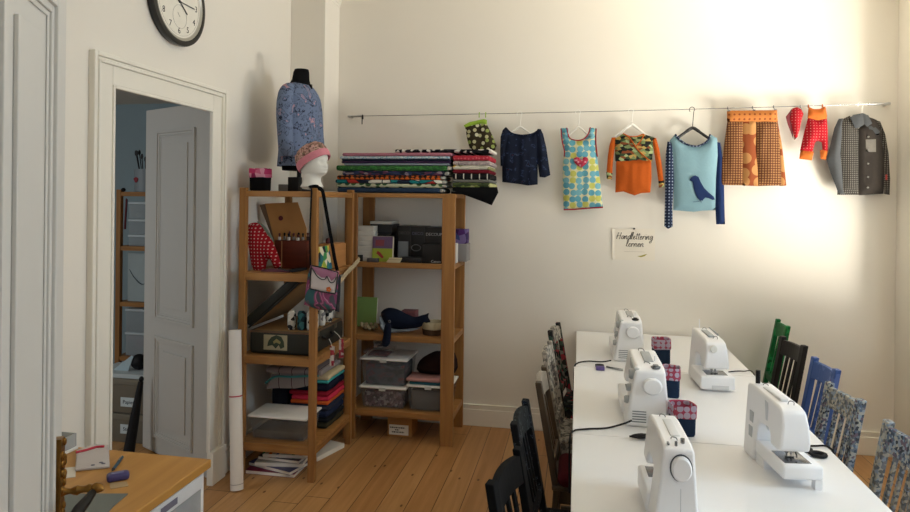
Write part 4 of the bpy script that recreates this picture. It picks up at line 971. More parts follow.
# ------------------------------------------------------------------ left-hand shelf, upper compartment
M_rstar = dots('red_white_dots', '9C1826', 'D8AEA8', 46, .2)
solo(puff([(-2.075,1.532),(-2.060,1.548),(-2.025,1.557),(-1.997,1.550),(-1.969,1.522),(-1.939,1.480),(-1.907,1.447),(-1.869,1.368),(-1.842,1.290),(-1.857,1.276),(-1.887,1.269),(-1.911,1.313),(-1.927,1.325),(-1.940,1.297),(-1.955,1.249),(-1.995,1.236),(-2.030,1.253),(-2.051,1.314),(-2.067,1.403),(-2.086,1.477)], 3.88, .055, smooth=3, back=.6, crease=.006, seed=60, soft=.02), 'stuffed_trousers', 'plump red dotted toddler trousers standing in the shelf', 'trousers', M_rstar)
Md = Matrix.Translation((0, 3.985, 0)) 
P = [(-2.059,1.561),(-2.033,1.549),(-2.000,1.524),(-1.967,1.484),(-1.941,1.434),(-1.952,1.426),(-1.983,1.443),(-2.016,1.488),(-2.044,1.528)]
solo(MB().prism(P, 3.97, 3.982), 'oval_lid', 'pale green oval lid leaning behind the red dotted trousers', 'lid', plain('7E8F80', .6), smooth=False, bev=.003)
P = [(-2.080,1.676),(-1.844,1.688),(-1.779,1.512),(-1.778,1.424),(-2.005,1.419)]
t = thing('cardboard_box', 'opened cardboard box with a dark round sticker at the back of the shelf', 'box', (P[0][0] + .1, 4.15, A1))
MB().prism(P, 4.12, 4.128).build('lid', M_card, t, bev=.002)
MB().prism([(P[0][0] - .045, P[0][1] - .008), (P[0][0], P[0][1] - .003), (P[4][0], P[4][1]), (P[4][0] - .012, P[4][1])], 4.1285, 4.19).build('side_flap', plain('6E5A46', .85), t, bev=.002)
rbox(P[4][0] - .02, P[2][0], 4.129, 4.30, A1 + .001, 1.45, .004).build('body', M_card, t, smooth=True)
c = [(-1.962,1.579)][0]
MB().cyl((c[0], 4.1195, c[1]), (c[0], 4.117, c[1]), .016, n=24).build('sticker', plain('5A1A20', .6), t)
P = [(-1.947,1.437),(-1.724,1.255)]
t = thing('wooden_drawer_box', 'dark reddish wooden box holding small black and white stamps', 'box', ((P[0][0] + P[1][0]) / 2, 4.05, A1))
fb(P, 4.0, .11, A1 + .001).build('body', wood('mahogany', '4A1E12', '6E2E1C', 'x', 5), t, smooth=True)
q = [(-1.896,1.439),(-1.894,1.255)]
rbox(q[0][0] - .003, q[0][0] + .003, 3.997, 4.001, A1 + .004, P[0][1] - .002, .0008).build('divider', plain('A87A50', .6), t)
rnd = random.Random(11)
for k in range(9):
    x = P[0][0] + .020 + k * .0215; zt = P[0][1]; y = 4.03 + .03 * (k % 3); h = rnd.uniform(.035, .058)
    tt = thing('rubber_stamp', 'small rubber stamp with dark knob standing in the wooden box', 'stamp', (x, y, zt), 0, 'stamps in the wooden box')
    ibox(x - .008, x + .008, y - .008, y + .008, zt + .0005, zt + h * .5).build('block', plain(('C9C5BC', '8C8A86', '3A2422')[k % 3], .6), tt, bev=.002)
    MB().lathe([(.004, zt + h * .5), (.005, zt + h * .7), (.008, zt + h * .85), (.005, zt + h), (.001, zt + h + .002)], (x, y, 0), 12).build('knob', M_black if k % 2 else plain('5E2A26', .5), tt, smooth=True)
solo(puff([(-1.943,1.266),(-1.870,1.276),(-1.735,1.272),(-1.747,1.251),(-1.932,1.240)], 3.80, .02, seed=61, back=2.5), 'folded_cloth', 'flat dusty pink cloth lying at the front of the upper shelf compartment', 'cloth', cloth('6A4450'))
t = thing('tailor_shears', 'black tailor shears lying beside the dusty pink cloth', 'shears', (-1.68, 3.80, A1))
P = [(-1.751,1.266),(-1.720,1.281),(-1.679,1.285),(-1.628,1.292),(-1.626,1.277),(-1.669,1.264),(-1.720,1.257)]
MB().prism(P, 3.775, 3.788).build('grip', M_black, t, bev=.003)
MB().prism([(-1.813,1.282),(-1.746,1.269),(-1.749,1.263),(-1.817,1.277)], 3.778, 3.784).build('blade', M_dark, t)
solo(fb([(-2.039,1.349),(-2.011,1.247)], 3.93, .004, A1, .001), 'white_card', 'white card standing at the left end behind the red dotted trousers', 'card', M_paper)
P = [(-1.637,1.453),(-1.509,1.265)]
t = thing('wooden_crate', 'pale wooden box in the upper compartment behind the shoulder bag strap', 'box', (-1.62, 4.2, A1))
rbox(-1.70, -1.575, 4.12, 4.33, A1 + .001, A1 + .155, .003).build('body', wood('pale_crate', 'A06E3C', 'B98450', 'y', 5), t, smooth=True)
rbox(-1.69, -1.585, 4.13, 4.32, A1 + .1551, A1 + .159, .001).build('lid', wood('pale_crate', 'A06E3C', 'B98450', 'y', 5), t, smooth=True)
solo(MB().lathe([(.001, 0), (.018, 0), (.021, .012), (.019, .028), (.014, .034), (.001, .036)], (-1.645, 4.18, A1 + .1595), 18), 'small_jar', 'small dark red jar on the pale wooden box', 'jar', plain('4E2226', .4))
M_cover = cells('book_cover', ['2E6E6A', 'C9B44A', '3F8A4E', '1E2A2E', 'D8D2B8', '2A5A78', '8FA03C'], 22, 'yz')
t = thing('picture_book', 'colourful green and yellow book leaning inside the shelf above the bag', 'book', (-1.58, 3.95, A1))
Mb = Matrix.Translation((-1.575, 0, A1)) @ Matrix.Rotation(R(-10), 4, 'Y') @ Matrix.Translation((0, 0, .004))
MB().box(-.012, .002, 3.85, 4.06, .002, .150, Mb).build('pages', M_paper, t)
MB().box(.002, .004, 3.845, 4.065, .0, .153, Mb).box(-.014, -.012, 3.845, 4.065, 0, .153, Mb).build('cover', M_cover, t)

# ------------------------------------------------------------------ shoulder bag and lace
M_bag = blots('pink_teal_swirl', [(0, '3A5E62'), (.40, '5A5660'), (.46, '944C70'), (.53, 'B07A94'), (.57, '7C4060'), (.62, '4A4A52'), (.70, '3E6A6C')], 11, 'xz', 1, .8, stretch=(1.6, 1, .5))
t = thing('shoulder_bag', 'pink, grey and teal shoulder bag hanging by its black strap from the shelf post', 'bag', (-1.5, 3.70, 1.2))
BGY = 3.700
puff([(-1.566,1.317),(-1.495,1.301),(-1.387,1.282),(-1.396,1.164),(-1.406,1.059),(-1.422,1.048),(-1.506,1.050),(-1.607,1.076),(-1.599,1.157),(-1.584,1.260)], BGY, .045, back=.3, seed=70, soft=.02, crease=.003).build('body', M_bag, t, smooth=True)
puff([(-1.397,1.279),(-1.378,1.252),(-1.380,1.149),(-1.386,1.040),(-1.413,1.045),(-1.409,1.161)], BGY + .004, .02, step=.012, seed=71).build('gusset', plain('33343A', .8), t, smooth=True)
FL = [(-1.542,1.318),(-1.456,1.303),(-1.378,1.282),(-1.385,1.213),(-1.394,1.156),(-1.481,1.165),(-1.551,1.181),(-1.550,1.252)]
puff(FL, BGY - .042, .012, step=.012, back=.2, seed=72, crease=.001, soft=.01).build('flap', plain('C2BAB8', .6, .3), t, smooth=True)
MB().tube([(p[0], BGY - .046, p[1]) for p in FL + FL[:1]], .0042, 8).build('piping', plain('1C1C20', .6), t, smooth=True)
b = MB(); W_ = [(-1.541,1.313),(-1.523,1.284),(-1.502,1.256),(-1.475,1.239),(-1.453,1.242),(-1.442,1.258),(-1.431,1.236),(-1.415,1.221),(-1.395,1.231),(-1.386,1.254)]
b.tube(catmull([(p[0], BGY - .0555, p[1]) for p in W_], 5), .0046, 8, flat=.5).build('wave_applique', plain('2A2A30', .7), t, smooth=True)
puff([(-1.539,1.313),(-1.456,1.300),(-1.384,1.280),(-1.386,1.257),(-1.415,1.231),(-1.434,1.255),(-1.450,1.247),(-1.477,1.246),(-1.504,1.266),(-1.523,1.291)], BGY - .0535, .0025, step=.01, crease=0, soft=.005).build('flap_top', plain('A06A84', .7), t, smooth=True)
b = MB(); c = [(-1.430,1.182)][0]
for k in range(5):
    a = 2 * PI * k / 5; b.ell((c[0] + .009 * math.cos(a), BGY - .056, c[1] + .009 * math.sin(a)), .0075, .0025, .0075, 10, 6)
b.build('orange_flower', plain('CC6A34', .7), t, smooth=True)
S1 = [(-1.573,1.301),(-1.578,1.402),(-1.579,1.543),(-1.575,1.684),(-1.573,1.766)]; S2 = [(-1.404,1.284),(-1.420,1.350),(-1.448,1.490),(-1.476,1.629),(-1.498,1.741),(-1.507,1.766)]
zt = 1.785
path = [(p[0], 3.712, p[1]) for p in S1] + [(-1.592, 3.73, 1.779), (-1.575, 3.742, zt), (-1.550, 3.742, zt), (-1.535, 3.73, 1.777)] + [(p[0], 3.712, p[1]) for p in reversed(S2)]
MB().tube(catmull(path, 3), .0125, 8, flat=.22).build('strap', M_softblack, t, smooth=True)
b = MB()
pts = catmull([(-1.528, 4.02, 1.155), (-1.525, 4.1, 1.178), (-1.522, 4.22, 1.222), (-1.520, 4.34, 1.252), (-1.517, 4.43, 1.285)], 6)
b.tube(pts, .003, 6)
for i, p in enumerate(pts[::1]):
    for k in range(4):
        a = PI / 4 + k * PI / 2 + i * .3; b.ell((p.x + .001 * (i % 2), p.y + .013 * math.cos(a), p.z + .013 * math.sin(a)), .004, .009, .009, 8, 5)
solo(b, 'lace_trim', 'cream flower lace hanging between the bag and the back shelf', 'lace', plain('B9A98A', .9, .1))

# ------------------------------------------------------------------ suitcase
M_case = plain('2A2A24', .55, .3, var=.2); M_tan = cloth('8A6C48')
t = thing('suitcase', 'old dark suitcase standing open in the middle of the left-hand shelf', 'suitcase', (-1.8, 4.05, A2))
b = MB(); x0, x1, y0, y1, z0, z1 = -2.0, -1.585, 3.775, 4.32, A2 + .002, A2 + .145
b = rbox(x0, x1, y0, y1, z0, z1, .022, 4)
b.build('shell', M_case, t, smooth=True)
rbox(x0 + .02, x1 - .02, y0 + .02, y1 - .02, z1 - .003, z1 + .003, .002).build('lining', M_tan, t, smooth=True)
e = MB(); loop = [(x0 + .01, y0 + .005, z1 - .006), (x1 - .01, y0 + .005, z1 - .006), (x1 - .004, y0 + .03, z1 - .006), (x1 - .004, y1 - .03, z1 - .006), (x1 - .02, y1 - .005, z1 - .006), (x0 + .02, y1 - .005, z1 - .006), (x0 + .002, y1 - .02, z1 - .006), (x0 + .002, y0 + .02, z1 - .006), (x0 + .01, y0 + .005, z1 - .006)]
e.tube(loop, .006, 8).build('rim', plain('5E4632', .6), t, smooth=True)
Ml = Matrix.Translation((x0, 0, z1 + .006)) @ Matrix.Rotation(R(-41), 4, 'Y')
rbox(0, .44, y0 + .01, y1, .012, .075, .018, 4, Ml).build('lid', M_case, t, smooth=True)
rbox(.015, .425, y0 + .022, y1 - .02, .004, .013, .003, 2, Ml).build('lid_lining', M_tan, t, smooth=True)
MB().tube(catmull([Ml @ Vector(p) for p in ((.0, y0 + .008, .012), (.2, y0 + .006, .008), (.44, y0 + .008, .012))], 4), .006, 8).build('lid_edge', plain('1F1C18', .6), t, smooth=True)
MB().tube(catmull([(x1 + .001, 3.93, z0 + .095), (x1 + .022, 3.94, z0 + .08), (x1 + .026, 4.0, z0 + .075), (x1 + .022, 4.07, z0 + .08), (x1 + .001, 4.08, z0 + .095)], 5), .008, 10).build('handle', M_black, t, smooth=True)
for y in (3.86, 4.16): rbox(x1 - .002, x1 + .006, y - .022, y + .022, z0 + .105, z0 + .135, .003).build('latch', plain('6E6658', .4, .5, .8), t, smooth=True)
P = [(-1.902,0.869),(-1.747,0.776)]
ibox(P[0][0], P[1][0], y0 - .002, y0 + .001, P[1][1], P[0][1]).build('travel_sticker', plain('9C9274', .8), t)
b = MB().prism([(-1.878,0.798),(-1.870,0.831),(-1.850,0.856),(-1.818,0.869),(-1.785,0.860),(-1.768,0.830),(-1.765,0.797),(-1.789,0.785),(-1.802,0.809),(-1.821,0.786),(-1.844,0.806)], y0 - .003, y0 - .002)
b.build('sticker_emblem', plain('2E3A2A', .8), t)
MB().prism([(-1.839,0.828),(-1.816,0.847),(-1.788,0.828),(-1.793,0.814),(-1.816,0.824),(-1.833,0.815)], y0 - .004, y0 - .003).build('sticker_emblem', plain('8A8050', .8), t)
M_roll1 = cells('white_black_print', ['C9C6BC', 'B9B6AC', '2A2A2C', 'D6D3CA'], 46, 'xyz'); M_roll2 = cells('teal_print', ['2A4A4E', '1E2E34', '3A6A6A', '15191C'], 40, 'xyz')
P = [(-1.803,1.002),(-1.737,1.005),(-1.671,1.001),(-1.618,1.010)]
for i, (px_, m, lab) in enumerate(((270, M_roll1, 'white and black printed fabric roll at the front left of the suitcase'), (316, M_roll2, 'dark teal printed fabric roll between two white ones in the suitcase'), (360, M_roll1, 'white and black printed fabric roll nearest the shelf post'))):
    x = -2.0 + (230 + px_ / 4.657 - 250) * .00662
    solo(MB().lathe([(.001, 0), (.019, .002), (.026, .02), (.025, .105), (.018, .118), (.001, .12)], (x, 3.84, z1 + .0035), 18), 'fabric_roll', lab, 'fabric roll', m, 'fabric rolls in the suitcase')
rnd = random.Random(3)
for k in range(6):
    x = -1.665 + .045 * (k % 2) ; y = 3.90 + .07 * (k // 2) * 1.7
    solo(MB().lathe([(.001, 0), (.019, .002), (.023, .02), (.022, .09), (.014, .10), (.001, .102)], (x, y, z1 + .0035), 16), 'fabric_roll', 'black and grey printed fabric roll at the handle side of the suitcase', 'fabric roll', cells('mixed_roll%d' % k, [['2A3A3C', '8F9090', '1A1A1E', '4A6A68'], ['C2C0B8', '2E2E30', '6E6E72', 'D0CDC4']][k % 2], 44, 'xyz'), 'dark fabric rolls in the suitcase')
for k, (y, zt_) in enumerate(((3.985, .79), (4.07, .82))):
    tt = thing('gift_tag', ('white and red paper tag, the nearer one hanging from the suitcase handle', 'white and red paper tag, the deeper one hanging from the suitcase handle')[k], 'tag', (-1.535, y, .7))
    ibox(-1.552 + .03 * k, -1.520 + .03 * k, y - .002, y + .001, zt_ - .145, zt_ - .02).build('card', cells('red_white_tag%d' % k, ['D2C8C0', 'B04450', 'D8D0C8', '9A3A46'], 60, 'xz', rnd=.3), tt, bev=.001)
    MB().tube([(-1.536 + .03 * k, y - .0005, zt_ - .025), (-1.545 + .02 * k, y - .003, zt_ + .005), (-1.556, y - .006, zt_ + .03)], .0015, 6).build('string', M_paper, tt)

# ------------------------------------------------------------------ left-hand shelf, lower compartment and floor
def clear_box(label, x0, x1, y0, y1, z0, z1, content, lid=True, group=None, clip=True, lid_h=.014):
    t = thing('storage_box', label, 'storage box', ((x0 + x1) / 2, (y0 + y1) / 2, z0), 0, group)
    s = .018; b = MB()
    def rr(a, z): return [(x, y, z) for x, y in ((x0 + a, y0 + a), (x1 - a, y0 + a), (x1 - a, y1 - a), (x0 + a, y1 - a))]
    zl_ = z1 - (lid_h if lid else 0)
    b.rings([rr(s, z0), rr(.004, zl_ - .02), rr(0, zl_ - .018), rr(0, zl_), rr(.006, zl_), rr(.007, zl_ - .02), rr(s + .003, z0 + .004)]).build('tub', M_clear, t, bev=.004, smooth=True)
    if content:
        c = rbox(x0 + .026, x1 - .026, y0 + .026, y1 - .026, z0 + .006, z0 + (zl_ - z0) * content[1], .008, 2); c.subdiv(1).noisy(.003, 40, x0)
        c.build('contents', content[0], t, smooth=True)
    if lid:
        rbox(x0 - .008, x1 + .008, y0 - .008, y1 + .008, zl_ + .0005, z1, .005, 3).build('lid', M_lid, t, smooth=True)
        if clip: rbox((x0 + x1) / 2 - .025, (x0 + x1) / 2 + .025, y0 - .016, y0 - .0085, zl_ - .012, z1 - .002, .003).build('clip', plain('C8C8C4', .4), t, smooth=True)
    return t
clear_box('clear storage box with white lid at the front of the lower left-hand shelf', -2.0, -1.625, 3.785, 4.02, A3 + .001, .362, (plain('54422F', .8, var=.3), .38), clip=False)
towel = [('3A3626', .04, 'khaki folded textile at the bottom of the lower stack'), ('1C1E22', .03, 'near-black folded textile above the khaki one'), ('232B44', .045, 'dark blue folded textile low in the stack'), ('2A2F40', .04, 'slate blue folded textile below the orange one'), ('C45A2C', .026, 'orange folded textile in the stack'), ('C2304A', .03, 'pinkish red folded textile above the orange one'), ('8A1A2C', .03, 'dark red folded textile below the navy one'), ('15182A', .055, 'thick navy folded textile near the top'), ('3F9C9C', .02, 'thin turquoise folded textile near the top'), ('C4B490', .032, 'beige folded textile on top of the stack')]
z = A3 + .001
for i, (c, th, lab) in enumerate(towel):
    b = rbox(-1.86 + .01 * (i % 3), -1.585 + .004 * (i % 2), 4.045, 4.355, z, z + th - .001, th * .4, 3)
    for k in range(1, 9): bmesh.ops.bisect_plane(b.bm, geom=b.bm.verts[:] + b.bm.edges[:] + b.bm.faces[:], plane_co=(0, 4.045 + .31 * k / 9, 0), plane_no=(0, 1, 0))
    for v in b.bm.verts: v.co.x += .008 * noise.noise(Vector((v.co.y * 9, i * 3.3, 0)))
    solo(b, 'folded_textile', lab, 'folded textile', cloth(c), 'folded textiles in the lower left-hand shelf'); z += th
M_strip = bands('grey_stripes', [(0, '8E8684'), (.78, '4A2A34'), (.84, '9A9290'), (.90, '8E8684')], .09, 'x')
t = thing('striped_cloth', 'light grey cloth with dark stripes and turquoise edge crumpled on the textile stack', 'cloth', (-1.8, 4.1, z))
rbox(-2.0, -1.61, 4.0, 4.33, z + .009, z + .044, .014, 3).subdiv(2).noisy(.008, 14, 6).build('folds', M_strip, t, smooth=True)
MB().tube(catmull([(-2.0, 4.0, z - .06), (-1.93, 3.995, z - .012), (-1.82, 3.99, z - .005), (-1.72, 3.992, z + .005), (-1.63, 3.995, z + .012)], 5), .007, 8).build('edging', cloth('4A8A88'), t, smooth=True)
b = puff([(-2.0, z - .10), (-1.96, z + .0), (-1.86, z + .02), (-1.74, z + .02), (-1.66, z + .015), (-1.70, z - .06), (-1.80, z - .085), (-1.92, z - .09)], 4.01, .016, back=.2, seed=81)
b.build('overhang', M_strip, t, smooth=True)
solo(rbox(-1.99, -1.875, 4.06, 4.33, A3 + .009, .50, .02, 3).noisy(.006, 12, 9), 'dark_bundle', 'dark navy cloth bundle behind the clear storage box', 'cloth', cloth('14161E'))
mags = [('7E1E3A', 'magenta magazine at the bottom of the floor pile', 0, .022, .32, .24), ('2A2E6A', 'blue magazine jutting out of the floor pile', -16, .020, .33, .22), ('C9C6BC', 'white magazine in the middle of the floor pile', 8, .024, .30, .21), ('3A2440', 'dark purple magazine in the floor pile', -4, .020, .28, .2), ('B9B9B4', 'magazine with coloured stripes on its cover on top of the floor pile', 6, .022, .27, .2)]
z = .0005
for i, (c, lab, a, th, L, W_) in enumerate(mags):
    M_ = Matrix.Translation((-1.85 + .012 * i, 3.89 + .012 * i, z)) @ Matrix.Rotation(R(a), 4, 'Z')
    t = thing('magazine', lab, 'magazine', (-1.83 + .01 * i, 3.90 + .012 * i, z), 0, 'magazines on the floor under the shelf')
    MB().box(-L / 2, L / 2, -W_ / 2, W_ / 2, .0012, th - .0012, M_).build('pages', M_paper, t)
    cm = plain(c, .4) if i < 4 else bands('striped_cover', [(0, 'C9C8C0'), (.3, '3A8A6A'), (.4, 'C9C8C0'), (.55, 'C8642E'), (.65, 'D8D6CE'), (.8, '2E6A9A'), (.88, 'C9C8C0')], .2, 'x')
    MB().box(-L / 2 - .002, L / 2 + .002, -W_ / 2 - .002, W_ / 2 + .002, 0, .0012, M_).box(-L / 2 - .002, L / 2 + .002, -W_ / 2 - .002, W_ / 2 + .002, th - .0012, th, M_).box(-L / 2 - .002, -L / 2, -W_ / 2, W_ / 2, .0012, th - .0012, M_).build('cover', cm, t)
    z += th + .0004
solo(MB().box(-.10, .10, -.14, .14, 0, .03, Matrix.Translation((-1.70, 4.20, .0005)) @ Matrix.Rotation(R(-18), 4, 'Z')), 'paper_pad', 'white paper pad on the floor under the left-hand shelf', 'paper pad', M_paper, smooth=False, bev=.002)
# white roll leaning against the shelf
t = thing('paper_roll', 'tall white roll with a thin red band leaning beside the shelf', 'roll', (-1.925, 3.56, 0))
pa, pb = Vector((-1.945, 3.545, .004)), Vector((-2.030, 3.655, .913))
MB().cyl(pa, pb, .037, n=28).build('sheet', plain('E6DFD6', .6, .3, var=.01), t, smooth=True)
for f in (.575,): MB().cyl(pa.lerp(pb, f), pa.lerp(pb, f + .008), .0378, n=28).build('rubber_band', plain('B02A3C', .6), t, smooth=True)
MB().cyl(pa.lerp(pb, .035), pa.lerp(pb, .038), .0374, n=28).build('seam_line', plain('8A7F78', .7), t, smooth=True)
# ------------------------------------------------------------------ back shelf, upper compartment
P = [(-1.578,1.520),(-1.442,1.250)]
x0, x1, zt = P[0][0], P[1][0], P[0][1]; n = 7; th = (zt - B1 - .001) / n
for k in range(n):
    o = solo(rbox(x0 + .002 * (k % 2), x1 - .002 * ((k + 1) % 2), 4.54, 4.632, B1 + .001 + k * th, B1 + .0002 + (k + 1) * th, .002), 'flat_carton', 'flat white carton in the stack of seven cartons', 'carton', plain('BDBBB4', .7, var=.02), 'white cartons in the back shelf')
    if k == 0: o['label'] = 'flat white carton with a dark square label, lowest of the stack'; 
solo(MB().prism([(-1.565,1.310),(-1.523,1.311),(-1.523,1.263),(-1.565,1.262)], 4.5365, 4.5385), 'label_card', 'small black square card leaning on the lowest white cartons', 'card', plain('2C2C2E', .6), smooth=False)
P = [(-1.505,1.553),(-1.337,1.435)]; x0, x1, zt = P[0][0], P[1][0], P[0][1]
zz_ = [B1 + .001, B1 + .09, B1 + .155, B1 + .195, zt - .022, zt]
for k in range(5):
    solo(rbox(x0 + .003 * (k % 2), x1 - .002 * (k % 3), 4.64, 4.85, zz_[k], zz_[k + 1] - .001, .002), 'game_box', ['black box, bottom of the dark stack behind the yellow book', 'dark grey box, second in the dark stack behind the yellow book', 'black box with white edge in the dark stack behind the yellow book', 'black box just below the white one on the dark stack', 'white flat box on top of the dark stack'][k], 'box', plain(['161618', '2A2A2E', '1A1A1C', '232326', 'B9B7B0'][k], .5), 'boxes in the dark stack')
P = [(-1.449,1.446),(-1.294,1.288)]
t = thing('activity_book', 'upright yellow-green book with a purple top and red bird', 'book', ((P[0][0] + P[1][0]) / 2, 4.53, B1))
M_ = Matrix.Translation((0, 4.522, B1 + .0025)) @ Matrix.Rotation(R(-5), 4, 'X')
w_, h_ = P[1][0] - P[0][0], P[0][1] - B1
MB().box(P[0][0], P[1][0], 0, .016, 0, h_, M_).build('pages', plain('C2B9A4', .8), t, bev=.003)
MB().box(P[0][0], P[1][0] - .006, -.0015, 0, 0, h_ * .52, M_).build('cover_lower', plain('8C9A34', .6), t)
MB().box(P[0][0], P[1][0] - .006, -.0015, 0, h_ * .52, h_ * .99, M_).build('cover_upper', plain('5E4A68', .6), t)
MB().prism([(P[0][0] + .03, h_ * .32), (P[0][0] + .075, h_ * .12), (P[0][0] + .088, h_ * .18), (P[0][0] + .06, h_ * .36), (P[0][0] + .04, h_ * .42)], -.0025, -.0015, 'xz', M_).build('bird_motif', plain('8E2A2A', .6), t)
MB().prism([(P[0][0] + .022, h_ * .62), (P[0][0] + .085, h_ * .62), (P[0][0] + .088, h_ * .86), (P[0][0] + .022, h_ * .86)], -.0025, -.0015, 'xz', M_).build('title_patch', plain('7A3A46', .6), t)
solo(fb([(-1.476,1.292),(-1.395,1.252)], 4.485, .034, B1), 'small_carton', 'small dark grey carton in front of the yellow book', 'carton', plain('4A4648', .6))
for k in range(4):
    solo(rbox(-1.33 + .006 * k, -1.222 - .004 * (3 - k), 4.482, 4.516, B1 + .001 + k * .0085, B1 + .009 + k * .0085, .002), 'card_pack', 'flat cream pack of cards in the small pile before the yellow book', 'card pack', plain(['C8BA98', 'D2C6A6', 'BDB08E', 'CFC3A2'][k], .7), 'cream packs before the yellow book')
MT_ = plain('131315', .45, .4); M_let = plain('9A9A9C', .6)
def facing(x, y, z): return Matrix.Translation((x, y, z)) @ Matrix.Rotation(R(90), 4, 'X')
def decobox(P, lab, words, col, size, extra=None):
    t = thing('craft_box', lab, 'box', ((P[0][0] + P[1][0]) / 2, 4.66, B1))
    fb(P, 4.60, .2, B1 + .001).build('carton', MT_, t, smooth=True)
    b = MB().text(words, size, facing((P[0][0] + P[1][0]) / 2 if len(words) < 6 else P[0][0] + .008, 4.5995, P[0][1] - .052), align='CENTER' if len(words) < 6 else 'LEFT'); b.build('lettering', plain(col, .6), t)
    return t
decobox([(-1.287,1.523),(-1.184,1.242)], 'black craft box with a pale label panel, left of three', 'DECO', '4A484A', .030)
decobox([(-1.184,1.521),(-1.081,1.245)], 'black craft box with a pale round motif, middle of three', 'DECO', '55556A', .030)
decobox([[(-1.081,1.517)][0], (-.932, [(-1.078,1.245)][0][1])], 'black craft box with bright lettering, partly behind the shelf post', 'DECOUPAGE', 'A8A8AA', .030)
P = [(-1.275,1.411),(-1.201,1.273)]
solo(rbox(P[0][0], P[1][0], 4.592, 4.5985, B1 + .02, P[0][1], .001), 'label_card', 'pale grey label card standing before the left black craft box', 'card', plain('6E7276', .7))
c = [(-1.143,1.367)][0]
solo(MB().tube([(c[0] + .034 * math.cos(a), 4.596, c[1] + .022 * math.sin(a)) for a in [2 * PI * k / 30 for k in range(31)]], .0035, 6), 'wreath_card', 'pale oval wreath on the middle black craft box', 'motif', plain('6C6E74', .7))
P = [[(-1.078,1.402)][0], (-.896, 1.27)]
t = thing('printer_carton', 'black carton with white lettering in front of the craft boxes', 'carton', ((P[0][0] + P[1][0]) / 2, 4.54, B1))
fb(P, 4.505, .085, B1 + .001).build('carton', plain('0E0E10', .5), t, smooth=True)
q = [(-0.976,1.280)][0]
MB().text('Canon', .026, facing(q[0], 4.5045, q[1])).build('lettering', plain('B9B9BA', .5), t)
solo(fb([(-1.242,1.304),(-1.083,1.255)], 4.51, .07, B1 + .001), 'low_box', 'low black box in front of the left two craft boxes', 'box', plain('1B1A1C', .5))
solo(rbox(-.925, -.80, 4.72, 4.86, B1 + .13, B1 + .235, .003), 'purple_carton', 'purple carton with light marks at the right end of the back shelf', 'carton', cells('purple_print', ['3E2050', '52306A', '3A1E4A', '7A6A9A', '46285C', '3E4A7A'], 26, 'xyz'))
solo(rbox(-.925, -.79, 4.70, 4.86, B1 + .001, B1 + .129, .003), 'plain_carton', 'grey-white carton under the purple one', 'carton', plain('8E8A88', .7))
solo(rbox(-.888, -.842, 4.56, 4.64, B1 + .001, B1 + .142, .003), 'white_carton', 'small white carton just behind the wide shelf post', 'carton', plain('C9C8C6', .6))

# ------------------------------------------------------------------ back shelf, middle compartment
P = [(-1.634,0.971),(-1.478,0.715)]
t = thing('green_folder', 'light green folder standing at the left of the plush whale', 'folder', (P[0][0] + .06, 4.73, B2))
MB().box(P[0][0], P[1][0], 0, .012, 0, P[0][1] - B2, Matrix.Translation((0, 4.72, B2 + .005)) @ Matrix.Rotation(R(-8), 4, 'X')).build('cover', plain('7A9A56', .7), t, bev=.002)
MB().box(P[0][0] + .003, P[1][0] + .002, .0125, .02, 0, P[0][1] - B2 - .005, Matrix.Translation((0, 4.72, B2 + .005)) @ Matrix.Rotation(R(-8), 4, 'X')).build('sheets', M_paper, t)
b = MB(); rnd = random.Random(5)
for k in range(16): b.ell((-1.525 + rnd.uniform(-.03, .08), 4.62 + rnd.uniform(-.03, .03), B2 + .018 + rnd.uniform(0, .03)), .014, .014, .014, 8, 6)
solo(b, 'ribbon_bunch', 'crumpled cream ribbon lying at the foot of the green folder', 'ribbon', plain('9A8E72', .9))
M_whale = cloth('141B2C'); M_belly = cloth('8A929A')
t = thing('plush_whale', 'dark navy plush whale with grey belly lying on the back shelf', 'toy whale', (-1.3, 4.57, B2))
puff([(-1.394,0.877),(-1.382,0.908),(-1.339,0.930),(-1.283,0.926),(-1.243,0.911),(-1.204,0.893),(-1.140,0.872),(-1.090,0.887),(-1.059,0.896),(-1.038,0.904),(-1.042,0.877),(-1.026,0.844),(-1.054,0.832),(-1.090,0.808),(-1.139,0.790),(-1.202,0.781),(-1.262,0.775),(-1.313,0.782),(-1.361,0.806)], 4.575, .055, back=.8, smooth=3, crease=.002, seed=90, soft=.02).build('body', M_whale, t, smooth=True)
puff([(-1.394,0.877),(-1.403,0.835),(-1.396,0.789),(-1.377,0.760),(-1.337,0.750),(-1.265,0.757),(-1.155,0.774),(-1.096,0.798),(-1.140,0.793),(-1.250,0.782),(-1.310,0.788),(-1.349,0.814)], 4.565, .050, back=.8, smooth=2, crease=.001, seed=91, soft=.012).build('belly', M_belly, t, smooth=True)
puff([(-1.324,0.832),(-1.283,0.841),(-1.278,0.781),(-1.285,0.712),(-1.305,0.680),(-1.332,0.675),(-1.345,0.694),(-1.339,0.745)], 4.448, .022, back=.2, smooth=3, step=.01, seed=92).build('flipper', M_whale, t, smooth=True)
c = [(-1.312,0.843)][0]
MB().ell((c[0], 4.516, c[1]), .011, .005, .011, 14, 8).build('eye', plain('5A6068', .3), t, smooth=True)
MB().ell((c[0], 4.512, c[1]), .005, .004, .005, 12, 8).build('pupil', M_black, t, smooth=True)
solo(fb([(-1.290,0.883),(-1.178,0.833)], 4.72, .12, B2 + .001), 'pink_box', 'dusky pink box behind the plush whale', 'box', plain('7A4A52', .7))
P = [(-1.090,0.832),(-0.924,0.743)]
cx, r_ = (P[0][0] + P[1][0]) / 2, (P[1][0] - P[0][0]) / 2
t = thing('fabric_basket', 'round basket with cream rim and brown base beside the whale', 'basket', (cx, 4.58, B2))
